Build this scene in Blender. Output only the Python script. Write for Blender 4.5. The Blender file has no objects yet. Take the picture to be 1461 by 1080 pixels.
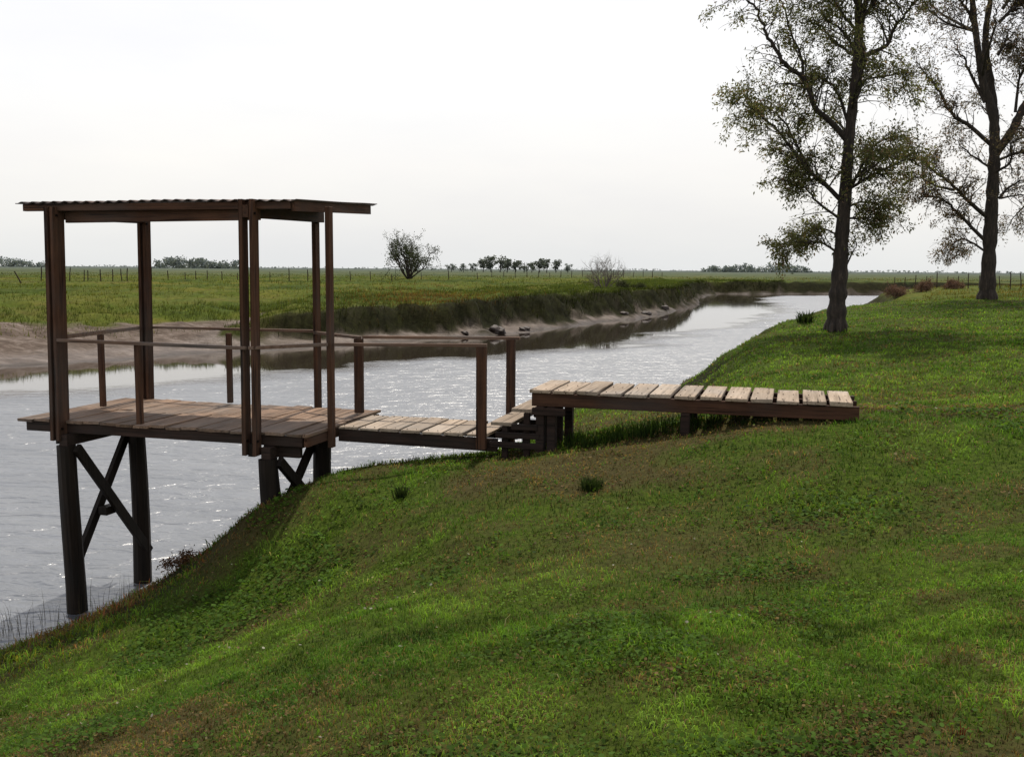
import bpy, bmesh, math, random
import numpy as np
from mathutils import Vector, Matrix

R = math.radians
random.seed(7)
rng = np.random.default_rng(11)
scn = bpy.context.scene
C = scn.collection

# ------------------------------------------------------------------ bookkeeping
def tag(o, label=None, cat=None, group=None, kind=None):
    if label: o['label'] = label
    if cat: o['category'] = cat
    if group: o['group'] = group
    if kind: o['kind'] = kind
    return o

def empty(name, loc, label, cat, group=None, rz=0.0):
    o = bpy.data.objects.new(name, None)
    o.empty_display_size = 0.3
    C.objects.link(o)
    o.location = loc
    o.rotation_euler = (0, 0, rz)
    return tag(o, label, cat, group)

def link(name, me, mat=None, parent=None, loc=None):
    o = bpy.data.objects.new(name, me)
    C.objects.link(o)
    if mat is not None and len(me.materials) == 0: me.materials.append(mat)
    if parent is not None: o.parent = parent
    if loc is not None: o.location = loc
    return o

# ------------------------------------------------------------------ numpy noise
def _hash(ix, iy, seed):
    h = (ix.astype(np.int64) * 374761393 + iy.astype(np.int64) * 668265263 + seed * 1442695041) & 0xFFFFFFFF
    h = ((h ^ (h >> 13)) * 1274126177) & 0xFFFFFFFF
    h = (h ^ (h >> 16)) & 0xFFFFFF
    return h / float(0xFFFFFF)

def vnoise(x, y, seed=0):
    x = np.asarray(x, float); y = np.asarray(y, float)
    ix = np.floor(x); iy = np.floor(y)
    fx = x - ix; fy = y - iy
    fx = fx * fx * (3 - 2 * fx); fy = fy * fy * (3 - 2 * fy)
    a = _hash(ix, iy, seed); b = _hash(ix + 1, iy, seed)
    c = _hash(ix, iy + 1, seed); d = _hash(ix + 1, iy + 1, seed)
    return (a * (1 - fx) + b * fx) * (1 - fy) + (c * (1 - fx) + d * fx) * fy

def fbm(x, y, seed=0, octs=4):
    s = 0.0; a = 0.5; t = 0.0
    for i in range(octs):
        s = s + a * vnoise(np.asarray(x) * 2 ** i + 17.3 * i, np.asarray(y) * 2 ** i - 9.1 * i, seed + i)
        t += a; a *= 0.5
    return s / t

def sstep(a, b, x):
    t = np.clip((np.asarray(x, float) - a) / (b - a), 0, 1)
    return t * t * (3 - 2 * t)

# ------------------------------------------------------------------ terrain (metres; water at z = 0)
NEAR = np.array([(-60, -75), (-25, -20), (-14, -4), (-9, 3.2), (-6.6, 6.6), (-4.9, 9.15), (-4.45, 9.8), (-4.05, 10.5), (-3.5, 11.3),
                 (-2.8, 11.9), (-2.1, 12.4), (-1.5, 13.2), (-1.25, 14.6), (-.2, 16.1), (1.0, 17.1), (1.9, 18.7), (2.7, 21.6), (4.2, 27.6),
                 (7.0, 35.6), (11.6, 46.2), (20.5, 62.5), (25.5, 70), (31, 84), (37.5, 106), (52, 127), (90, 139), (400, 160)], float)
FAR = np.array([(-160, -60), (-70, 7), (-45, 19.5), (-29, 28), (-18.7, 35.4), (-17.0, 37.2), (-15.2, 39.6), (-12.0, 43.0), (-7.8, 46.8),
                (-4.7, 50.4), (-1.1, 53.6), (3.2, 63.2), (9.0, 74.0), (13.5, 86), (17.5, 97), (21.5, 114), (23, 124), (27.5, 142), (33, 158), (45, 160),
                (60, 163), (100, 168), (400, 195)], float)
POLY = np.vstack([NEAR, FAR[::-1]])

def seg_dist(x, y, pl):
    best = np.full(x.shape, 1e18)
    for (ax, ay), (bx, by) in zip(pl[:-1], pl[1:]):
        dx, dy = bx - ax, by - ay
        t = np.clip(((x - ax) * dx + (y - ay) * dy) / (dx * dx + dy * dy), 0, 1)
        d = (x - ax - t * dx) ** 2 + (y - ay - t * dy) ** 2
        best = np.minimum(best, d)
    return np.sqrt(best)

def in_poly(x, y):
    c = np.zeros(x.shape, bool)
    n = len(POLY)
    for i in range(n):
        ax, ay = POLY[i]; bx, by = POLY[(i + 1) % n]
        if ay == by: continue
        cond = ((ay > y) != (by > y)) & (x < (bx - ax) * (y - ay) / (by - ay) + ax)
        c ^= cond
    return c

def terrain(x, y, full=False):
    x = np.asarray(x, float); y = np.asarray(y, float)
    far_w = 0.8 * sstep(20, 45, y)
    wx = x + (fbm(x * .45, y * .45, 5, 3) - .5) * (0.55 + 2.2 * far_w)
    wy = y + (fbm(x * .45 + 31, y * .45, 9, 3) - .5) * (0.55 + 2.2 * far_w)
    dn = seg_dist(wx, wy, NEAR); df = seg_dist(wx, wy, FAR)
    ins = in_poly(wx, wy)
    near = dn < df
    # near bank
    kk = 1 + 1.6 * sstep(9.9, 6.6, y + .25 * (x + 3)) * sstep(9.5, 3.5, dn)
    hn = np.interp(dn / kk, [0, .25, 1.3, 1.85, 2.4, 3.2, 5, 8, 14, 60], [0, .14, .82, 1.3, 1.62, 1.76, 1.92, 2.1, 2.25, 2.3])
    hn = hn + .3 * np.exp(-(((x - 4.6) / 2.6) ** 2 + ((y - 8.8) / 3.0) ** 2))
    hn = hn + .22 * np.exp(-(((x - 2.3) / 1.7) ** 2 + ((y - 9.3) / 2.4) ** 2))
    hn = hn + .16 * np.exp(-(((x - 1.3) / 1.5) ** 2 + ((y - 14.0) / 1.4) ** 2))
    hn = hn + .22 * np.exp(-(((x - 23) / 9.) ** 2 + ((y - 46) / 9.) ** 2))
    hn = hn + (fbm(x * .5, y * .5, 21, 4) - .5) * .22 * sstep(.6, 3, dn)
    hn = hn + (fbm(x * 2.4, y * 2.4, 33, 3) - .5) * .05 * sstep(.3, 1.5, dn)
    # far bank: point bar on the left, cut bank to the right
    steep = sstep(-15.5, -11.0, x + (fbm(x * .2, y * .2, 3, 2) - .5) * 4)
    hg = np.interp(df, [0, 2, 6.5, 9, 15, 24], [0, .25, .95, 1.25, 1.85, 2.05])
    toe = .35 + 2.4 * fbm(x * .22, y * .22, 41, 3) ** 1.5 * sstep(18, -4, x)
    rough = fbm(x * .9, y * .9, 55, 4)
    u = (df - toe) / (.4 + 2.6 * rough)
    lip = 1.05 + .62 * sstep(-14, 2, x)
    hs = np.where(df < toe, .30 * (df / toe), .30 + lip * sstep(0, 1, u)) + (1.78 - lip) * sstep(2.5, 13, df)
    hf = hg * (1 - steep) + hs * steep
    hf = hf + (fbm(x * .12, y * .12, 61, 4) - .5) * .55 * sstep(3, 12, df) + (fbm(x * .55, y * .55, 65, 4) - .5) * .55 * sstep(.8, 3, df) * sstep(400, 60, df)
    hf = hf + (fbm(x * 1.3, y * 1.3, 71, 3) - .5) * .24 * sstep(0.05, 1.2, df)
    h = np.where(near, hn, hf)
    bed = -np.minimum(1.3, .55 * np.minimum(dn, df))
    h = np.where(ins, bed, h)
    if full: return h, dn, df, ins, near, steep, toe
    return h

def gz(x, y): return float(terrain(np.array([x]), np.array([y]))[0])

# ------------------------------------------------------------------ material helpers
def new_mat(name):
    m = bpy.data.materials.new(name); m.use_nodes = True
    nt = m.node_tree; nt.nodes.clear()
    return m, nt, nt.nodes, nt.links

def N(nt, typ, **kw):
    n = nt.nodes.new(typ)
    for k, v in kw.items():
        if k in n.bl_rna.properties: setattr(n, k, v)
        else: n.inputs[k].default_value = v
    return n

def ramp(nt, fac, stops, interp='LINEAR'):
    r = nt.nodes.new('ShaderNodeValToRGB'); r.color_ramp.interpolation = interp
    el = r.color_ramp.elements
    while len(el) < len(stops): el.new(0.5)
    for e, (p, c) in zip(el, stops):
        e.position = p; e.color = (c[0], c[1], c[2], 1)
    nt.links.new(fac, r.inputs['Fac']); return r

def mixc(nt, fac, a, b, blend='MIX'):
    m = nt.nodes.new('ShaderNodeMix'); m.data_type = 'RGBA'; m.blend_type = blend
    for sock, v in ((m.inputs['Factor'], fac), (m.inputs['A'], a), (m.inputs['B'], b)):
        if hasattr(v, 'is_output'): nt.links.new(v, sock)
        elif isinstance(v, (tuple, list)): sock.default_value = (v[0], v[1], v[2], 1)
        else: sock.default_value = v
    return m.outputs['Result']

def math_n(nt, op, a, b=0.0, c=None, clamp=False):
    m = nt.nodes.new('ShaderNodeMath'); m.operation = op; m.use_clamp = clamp
    for i, v in enumerate((a, b) if c is None else (a, b, c)):
        if hasattr(v, 'is_output'): nt.links.new(v, m.inputs[i])
        else: m.inputs[i].default_value = v
    return m.outputs[0]

def wood_mat(name, dark, light, grain=1.0, rough=.75, axis='X', blotch=.5):
    """weathered timber: long grain along the piece's own long axis, stains, small cracks"""
    m, nt, ns, lk = new_mat(name)
    tc = N(nt, 'ShaderNodeTexCoord')
    mp = N(nt, 'ShaderNodeMapping')
    s = {'X': (1.2, 22, 22), 'Y': (22, 1.2, 22), 'Z': (22, 22, 1.2)}[axis]
    mp.inputs['Scale'].default_value = s
    lk.new(tc.outputs['Object'], mp.inputs['Vector'])
    n1 = N(nt, 'ShaderNodeTexNoise', Scale=1.3 * grain, Detail=8.0, Roughness=.65)
    lk.new(mp.outputs[0], n1.inputs['Vector'])
    n2 = N(nt, 'ShaderNodeTexNoise', Scale=2.1, Detail=5.0, Roughness=.6)
    lk.new(tc.outputs['Object'], n2.inputs['Vector'])
    r1 = ramp(nt, n1.outputs['Fac'], [(.3, dark), (.62, light)])
    st = math_n(nt, 'MULTIPLY', math_n(nt, 'SUBTRACT', n2.outputs['Fac'], .38, clamp=True), 2.6 * blotch, clamp=True)
    c = mixc(nt, st, r1.outputs['Color'], tuple(v * .45 for v in dark))
    mp2 = N(nt, 'ShaderNodeMapping'); mp2.inputs['Scale'].default_value = tuple(v * (1.6 if v > 5 else .8) for v in s)
    lk.new(tc.outputs['Object'], mp2.inputs['Vector'])
    n3 = N(nt, 'ShaderNodeTexNoise', Scale=1.0, Detail=3.0, Roughness=.5); lk.new(mp2.outputs[0], n3.inputs['Vector'])
    ck = ramp(nt, n3.outputs['Fac'], [(.34, (.25, .22, .2)), (.40, (1, 1, 1))])
    c = mixc(nt, 1.0, c, ck.outputs['Color'], 'MULTIPLY')
    n4 = N(nt, 'ShaderNodeTexNoise', Scale=.9, Detail=4.0, Roughness=.6); lk.new(tc.outputs['Object'], n4.inputs['Vector'])
    lum = sum(light) / 3
    gf = ramp(nt, n4.outputs['Fac'], [(.45, (0, 0, 0)), (.7, (.6, .6, .6))])
    c = mixc(nt, gf.outputs['Color'], c, (lum * .95, lum * .88, lum * .80))
    at = N(nt, 'ShaderNodeAttribute', attribute_name='tone')
    c2 = mixc(nt, 1.0, c, at.outputs['Color'], 'MULTIPLY')
    b = N(nt, 'ShaderNodeBump', Strength=.5, Distance=.01)
    lk.new(n1.outputs['Fac'], b.inputs['Height'])
    p = N(nt, 'ShaderNodeBsdfPrincipled', Roughness=rough)
    p.inputs['Specular IOR Level'].default_value = .15
    lk.new(c2, p.inputs['Base Color']); lk.new(b.outputs[0], p.inputs['Normal'])
    o = N(nt, 'ShaderNodeOutputMaterial'); lk.new(p.outputs[0], o.inputs[0])
    return m

def leaf_mat(name, trans=.35, rough=.6, gain=1.0):
    """foliage: colour from the mesh's own tint attribute, part of the light passes through"""
    m, nt, ns, lk = new_mat(name)
    at = N(nt, 'ShaderNodeAttribute', attribute_name='tint')
    d = N(nt, 'ShaderNodeBsdfPrincipled', Roughness=rough)
    d.inputs['Specular IOR Level'].default_value = .06
    t = N(nt, 'ShaderNodeBsdfTranslucent')
    lk.new(at.outputs['Color'], d.inputs['Base Color'])
    tc = mixc(nt, 1.0, at.outputs['Color'], (1.5 * gain, 1.45 * gain, .8 * gain), 'MULTIPLY')
    lk.new(tc, t.inputs['Color'])
    mx = N(nt, 'ShaderNodeMixShader'); mx.inputs[0].default_value = trans
    lk.new(d.outputs[0], mx.inputs[1]); lk.new(t.outputs[0], mx.inputs[2])
    o = N(nt, 'ShaderNodeOutputMaterial'); lk.new(mx.outputs[0], o.inputs[0])
    return m

# red-stained frame timber, weathered deck boards, tarred piles
M = {}
M['frame_z'] = wood_mat('stained_timber_upright', (.034, .0165, .010), (.120, .056, .030), axis='Z')
M['frame_x'] = wood_mat('stained_timber_level', (.034, .017, .0105), (.105, .050, .028), axis='X')
M['frame_y'] = wood_mat('stained_timber_cross', (.034, .017, .0105), (.105, .050, .028), axis='Y')
M['deck_y'] = wood_mat('weathered_deck_boards', (.090, .056, .035), (.265, .17, .112), axis='Y', rough=.7, blotch=.35)
M['tan_y'] = wood_mat('pale_dry_boards', (.215, .162, .112), (.42, .33, .248), axis='Y', rough=.7, blotch=.3)
M['pile'] = wood_mat('tarred_pile_timber', (.007, .005, .0035), (.024, .016, .011), axis='Z', rough=.6)
M['dark_x'] = wood_mat('dark_old_timber', (.016, .011, .009), (.055, .032, .024), axis='X')
M['rail'] = wood_mat('worn_rail_timber', (.09, .05, .033), (.20, .125, .085), axis='X', rough=.6)

def metal_sheet():
    m, nt, ns, lk = new_mat('rusty_corrugated_sheet')
    tc = N(nt, 'ShaderNodeTexCoord')
    n1 = N(nt, 'ShaderNodeTexNoise', Scale=3.0, Detail=8.0, Roughness=.7); lk.new(tc.outputs['Object'], n1.inputs['Vector'])
    r = ramp(nt, n1.outputs['Fac'], [(.35, (.05, .042, .04)), (.55, (.085, .055, .045)), (.7, (.12, .055, .032))])
    p = N(nt, 'ShaderNodeBsdfPrincipled', Roughness=.65, Metallic=.2)
    lk.new(r.outputs['Color'], p.inputs['Base Color'])
    o = N(nt, 'ShaderNodeOutputMaterial'); lk.new(p.outputs[0], o.inputs[0]); return m
M['sheet'] = metal_sheet()

def bark_mat():
    m, nt, ns, lk = new_mat('rough_dark_bark')
    tc = N(nt, 'ShaderNodeTexCoord')
    mp = N(nt, 'ShaderNodeMapping'); mp.inputs['Scale'].default_value = (7, 7, 1.6); lk.new(tc.outputs['Object'], mp.inputs['Vector'])
    n1 = N(nt, 'ShaderNodeTexNoise', Scale=1.6, Detail=8.0, Roughness=.7); lk.new(mp.outputs[0], n1.inputs['Vector'])
    r = ramp(nt, n1.outputs['Fac'], [(.35, (.012, .009, .006)), (.55, (.034, .024, .017)), (.72, (.085, .064, .048))])
    b = N(nt, 'ShaderNodeBump', Strength=1.0, Distance=.06); lk.new(n1.outputs['Fac'], b.inputs['Height'])
    p = N(nt, 'ShaderNodeBsdfPrincipled', Roughness=.9)
    lk.new(r.outputs['Color'], p.inputs['Base Color']); lk.new(b.outputs[0], p.inputs['Normal'])
    o = N(nt, 'ShaderNodeOutputMaterial'); lk.new(p.outputs[0], o.inputs[0]); return m
M['bark'] = bark_mat()
def twig_mat():
    m, nt, ns, lk = new_mat('pale_bare_twigs')
    tc = N(nt, 'ShaderNodeTexCoord'); n1 = N(nt, 'ShaderNodeTexNoise', Scale=3.0, Detail=4.0); lk.new(tc.outputs['Object'], n1.inputs['Vector'])
    r = ramp(nt, n1.outputs['Fac'], [(.35, (.07, .055, .045)), (.65, (.14, .115, .095))])
    p = N(nt, 'ShaderNodeBsdfPrincipled', Roughness=.9); lk.new(r.outputs['Color'], p.inputs['Base Color'])
    o = N(nt, 'ShaderNodeOutputMaterial'); lk.new(p.outputs[0], o.inputs[0]); return m
M['twig'] = twig_mat()
M['leaf'] = leaf_mat('eucalyptus_foliage', .42)
M['grass'] = leaf_mat('turf_blades', .42)
M['far_leaf'] = leaf_mat('distant_foliage', .2)

# ------------------------------------------------------------------ mesh helpers
def quads_mesh(name, V, F, tint=None):
    """V (n,3); F list of arrays (m,k) with k vertices each; tint (n,3) per vertex"""
    me = bpy.data.meshes.new(name)
    V = np.asarray(V, np.float32)
    me.vertices.add(len(V)); me.vertices.foreach_set('co', V.ravel())
    loops = np.concatenate([np.asarray(f, np.int32).ravel() for f in F])
    tot = np.concatenate([np.full(len(f), np.asarray(f).shape[1], np.int32) for f in F])
    start = np.concatenate([[0], np.cumsum(tot)[:-1]]).astype(np.int32)
    me.loops.add(len(loops)); me.loops.foreach_set('vertex_index', loops)
    me.polygons.add(len(tot)); me.polygons.foreach_set('loop_start', start)
    me.update(calc_edges=True)
    if tint is not None:
        a = me.attributes.new('tint', 'FLOAT_COLOR', 'POINT')
        t4 = np.ones((len(V), 4), np.float32); t4[:, :3] = tint
        a.data.foreach_set('color', t4.ravel())
    me.validate()
    return me

class MB:
    """collects boxes and bars into one mesh; 'tone' varies the brightness piece by piece"""
    def __init__(s): s.bm = bmesh.new(); s.lay = s.bm.loops.layers.float_color.new('tone')
    def _tone(s, faces, t):
        for f in faces:
            for l in f.loops: l[s.lay] = (t, t, t, 1)
    def box(s, x0, x1, y0, y1, z0, z1, tone=None, jit=0.0, bev=.004, rot=None):
        t = tone if tone is not None else random.uniform(.8, 1.2)
        r = bmesh.ops.create_cube(s.bm, size=1.0)
        vs = r['verts']
        cx, cy, cz = (x0 + x1) / 2, (y0 + y1) / 2, (z0 + z1) / 2
        for v in vs:
            p = Vector((v.co.x * (x1 - x0), v.co.y * (y1 - y0), v.co.z * (z1 - z0)))
            if rot is not None: p = rot @ p
            v.co = p + Vector((cx, cy, cz)) + Vector((random.uniform(-jit, jit), random.uniform(-jit, jit), random.uniform(-jit, jit)))
        fs = list({f for v in vs for f in v.link_faces})
        if bev:
            es = list({e for v in vs for e in v.link_edges})
            g = bmesh.ops.bevel(s.bm, geom=es, offset=bev, segments=1, affect='EDGES', profile=.5)
            fs = list({f for v in g['verts'] for f in v.link_faces})
        s._tone(fs, t); return s
    def bar(s, a, b, w, h, tone=None, up=(0, 0, 1), bev=.004):
        a, b = Vector(a), Vector(b); d = b - a; L = d.length
        x = d.normalized(); u = Vector(up); y = u.cross(x).normalized(); z = x.cross(y)
        rot = Matrix((x, y, z)).transposed()
        c = (a + b) / 2
        return s.box(c.x - L / 2, c.x + L / 2, c.y - w / 2, c.y + w / 2, c.z - h / 2, c.z + h / 2, tone, 0, bev, rot)
    def pole(s, a, b, r0, r1, n=12, tone=None, wob=.0, rings=6):
        t = tone if tone is not None else random.uniform(.85, 1.15)
        a, b = Vector(a), Vector(b); d = b - a
        z = d.normalized(); x = z.orthogonal().normalized(); y = z.cross(x)
        ph = [random.uniform(0, 6.28) for _ in range(4)]
        prev = None; fs = []
        for i in range(rings + 1):
            k = i / rings; c = a + d * k + x * math.sin(ph[0] + 4 * k) * wob + y * math.sin(ph[1] + 3.1 * k) * wob
            r = r0 + (r1 - r0) * k
            ring = []
            for j in range(n):
                an = 2 * math.pi * j / n
                rr = r * (1 + .05 * math.sin(3 * an + ph[2]) + .03 * math.sin(5 * an + 6 * k + ph[3]))
                ring.append(s.bm.verts.new(c + x * rr * math.cos(an) + y * rr * math.sin(an)))
            if prev:
                for j in range(n): fs.append(s.bm.faces.new((prev[j], prev[(j + 1) % n], ring[(j + 1) % n], ring[j])))
            else: fs.append(s.bm.faces.new(ring[::-1]))
            prev = ring
        fs.append(s.bm.faces.new(prev)); s._tone(fs, t); return s
    def build(s, name, mat, parent=None):
        bmesh.ops.recalc_face_normals(s.bm, faces=s.bm.faces)
        me = bpy.data.meshes.new(name); s.bm.to_mesh(me); s.bm.free()
        return link(name, me, mat, parent)

def obj_in(parent, name, mat, fn):
    mb = MB(); fn(mb); return mb.build(name, mat, parent)

# ------------------------------------------------------------------ camera
H = 3.66
cam = bpy.data.cameras.new('camera'); co = bpy.data.objects.new('camera', cam); C.objects.link(co)
cam.sensor_width = 36.0; cam.lens = 36.0 * 1402 / 1461
cam.clip_start = .05; cam.clip_end = 30000
pitch = math.atan(155.5 / 1402); roll = .0073
co.matrix_world = Matrix.Translation((0, 0, H)) @ Matrix.Rotation(R(90) - pitch, 4, 'X') @ Matrix.Rotation(roll, 4, 'Z')
scn.camera = co

# ------------------------------------------------------------------ sky, sun
SUN_AZ, SUN_EL = 11.0, 65.0
w = bpy.data.worlds.new('World'); scn.world = w; w.use_nodes = True
nt = w.node_tree; nt.nodes.clear()
sky = N(nt, 'ShaderNodeTexSky'); sky.sky_type = 'NISHITA'; sky.sun_disc = False
sky.sun_elevation = R(SUN_EL); sky.sun_rotation = R(SUN_AZ); sky.dust_density = 4.0; sky.air_density = 1.2
sk = mixc(nt, 1.0, sky.outputs[0], (.1, .1, .1), 'MULTIPLY')
tc = N(nt, 'ShaderNodeTexCoord')
sx = N(nt, 'ShaderNodeSeparateXYZ'); nt.links.new(tc.outputs['Generated'], sx.inputs[0])
grad = ramp(nt, sx.outputs['Z'], [(0.0, (.85, .865, .86)), (.05, (.93, .925, .905)), (.10, (1.0, .985, .96)), (.17, (1.03, 1.03, 1.03)), (.36, (1.02, 1.02, 1.06)), (.60, (.74, .755, .80)), (1.0, (.44, .46, .53))])
mp = N(nt, 'ShaderNodeMapping'); mp.inputs['Scale'].default_value = (1.4, 1.4, 5.0); nt.links.new(tc.outputs['Generated'], mp.inputs['Vector'])
cn = N(nt, 'ShaderNodeTexNoise', Scale=1.6, Detail=6.0, Roughness=.55); nt.links.new(mp.outputs[0], cn.inputs['Vector'])
cl = ramp(nt, cn.outputs['Fac'], [(.35, (.98, .98, .995)), (.65, (1.05, 1.045, 1.035))])
hz = mixc(nt, 1.0, grad.outputs['Color'], cl.outputs['Color'], 'MULTIPLY')
fin = mixc(nt, .93, sk, hz)
bg = N(nt, 'ShaderNodeBackground'); bg.inputs['Strength'].default_value = 1.0
nt.links.new(fin, bg.inputs['Color'])
wo = N(nt, 'ShaderNodeOutputWorld'); nt.links.new(bg.outputs[0], wo.inputs[0])

sl = bpy.data.lights.new('sun', 'SUN'); sl.energy = 4.2; sl.angle = R(.9); sl.color = (1.0, .93, .82)
so = bpy.data.objects.new('sun', sl); C.objects.link(so)
sd = Vector((math.sin(R(SUN_AZ)) * math.cos(R(SUN_EL)), math.cos(R(SUN_AZ)) * math.cos(R(SUN_EL)), math.sin(R(SUN_EL))))
so.rotation_euler = sd.to_track_quat('Z', 'Y').to_euler(); so.location = sd * 60

scn.view_settings.view_transform = 'Standard'; scn.view_settings.look = 'None'
scn.view_settings.exposure = 0; scn.view_settings.gamma = 1
scn.render.engine = 'CYCLES'
scn.cycles.max_bounces = 6; scn.cycles.transparent_max_bounces = 8

# ------------------------------------------------------------------ ground sheet
def axis_steps(segs):
    out = [segs[0][0]]
    for a, b, s0, s1 in segs:
        v = a
        while v < b - 1e-6:
            k = (v - a) / (b - a); v = min(b, v + s0 * (s1 / s0) ** k); out.append(v)
    return np.array(out)
gx = axis_steps([(-9000, -200, 900, 40), (-200, -40, 30, 2), (-40, -9, 1.2, .22), (-9, 7, .13, .13), (7, 30, .2, .6), (30, 70, .8, 1.6), (70, 300, 3, 40), (300, 9000, 60, 900)])
gy = axis_steps([(-120, -8, 20, 1), (-8, 1, .8, .2), (1, 17, .13, .13), (17, 36, .2, .3), (36, 80, .3, .4), (80, 170, .5, .8), (170, 400, 3, 20), (400, 12000, 40, 1200)])
GX, GY = np.meshgrid(gx, gy)
Hh, dn, df, ins, near, steep, toe = terrain(GX.ravel(), GY.ravel(), True)
xx, yy = GX.ravel(), GY.ravel()
V = np.stack([xx, yy, Hh], 1)
nx, ny = len(gx), len(gy)
i = np.arange(ny - 1)[:, None] * nx + np.arange(nx - 1)[None, :]
i = i.ravel()
F = np.stack([i, i + 1, i + nx + 1, i + nx], 1)
me = quads_mesh('ground', V, [F])
me.polygons.foreach_set('use_smooth', np.ones(len(me.polygons), bool))

def dryness(x, y):       # worn brown turf
    n = fbm(x * .55 + 3, y * .75, 101, 4)
    n2 = fbm(x * 2.2, y * 2.2, 103, 3)
    b = sstep(.45, .66, n + .34 * (n2 - .5))
    b = np.maximum(b, .65 * sstep(.58, .72, fbm(x * 2.3 + 7, y * 3.1, 107, 3)))
    b = np.maximum(b, .75 * np.exp(-(((x + .9) / 1.0) ** 2 + ((y - 3.4) / .7) ** 2)))
    b = np.maximum(b, .8 * np.exp(-(((x - .95) / .9) ** 2 + ((y - 6.3) / .7) ** 2)))
    return np.clip(b * (.4 + .6 * sstep(15, 9, y)), 0, 1)

def cloverness(x, y):
    n = fbm(x * .8 + 40, y * .9 + 7, 131, 3)
    b = sstep(.58, .72, n) * .8
    b = np.maximum(b, np.exp(-(((x + .15) / .42) ** 2 + ((y - 3.15) / .22) ** 2)))
    b = np.maximum(b, np.exp(-(((x - .95) / .4) ** 2 + ((y - 3.1) / .14) ** 2)))
    b = np.maximum(b, .9 * np.exp(-(((x - 2.2) / .5) ** 2 + ((y - 6.6) / .35) ** 2)))
    b = np.maximum(b, .7 * np.exp(-(((x - 1.35) / .35) ** 2 + ((y - 4.7) / .2) ** 2)))
    return np.clip(b, 0, 1)

mudlim = np.where(near, .35, np.where(steep > .5, toe * np.where(yy > 115, .15, .95), 6.8)) + (fbm(xx * .8, yy * .8, 151, 3) - .5) * np.where(near, .5, 2.2)
dd = np.where(near, dn, df)
mud = np.where(ins, 1.0, 1 - sstep(mudlim - .5, mudlim + .5, dd))
wet = np.where(ins, 1.0, 1 - sstep(1.2, 3.4, df)) * (1 - sstep(.9, 1.4, dd * near * 3))
cut = np.where(near, 1 - sstep(1.2, 2.6, dn), steep * (1 - sstep(toe + 1.5, toe + 2.6, df)))
dry = dryness(xx, yy)
def add_attr(me, name, arr):
    a = me.attributes.new(name, 'FLOAT', 'POINT'); a.data.foreach_set('value', np.asarray(arr, np.float32))
add_attr(me, 'shore', np.where(ins, 1.0, sstep(.6, .1, dd + (fbm(xx * .7, yy * .7, 157, 3) - .5) * .8))); add_attr(me, 'mud', mud); add_attr(me, 'wet', wet); add_attr(me, 'cut', cut); add_attr(me, 'dry', dry); add_attr(me, 'lawn', np.where(near, 1.0, 0.0) * sstep(58, 44, yy))

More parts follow.
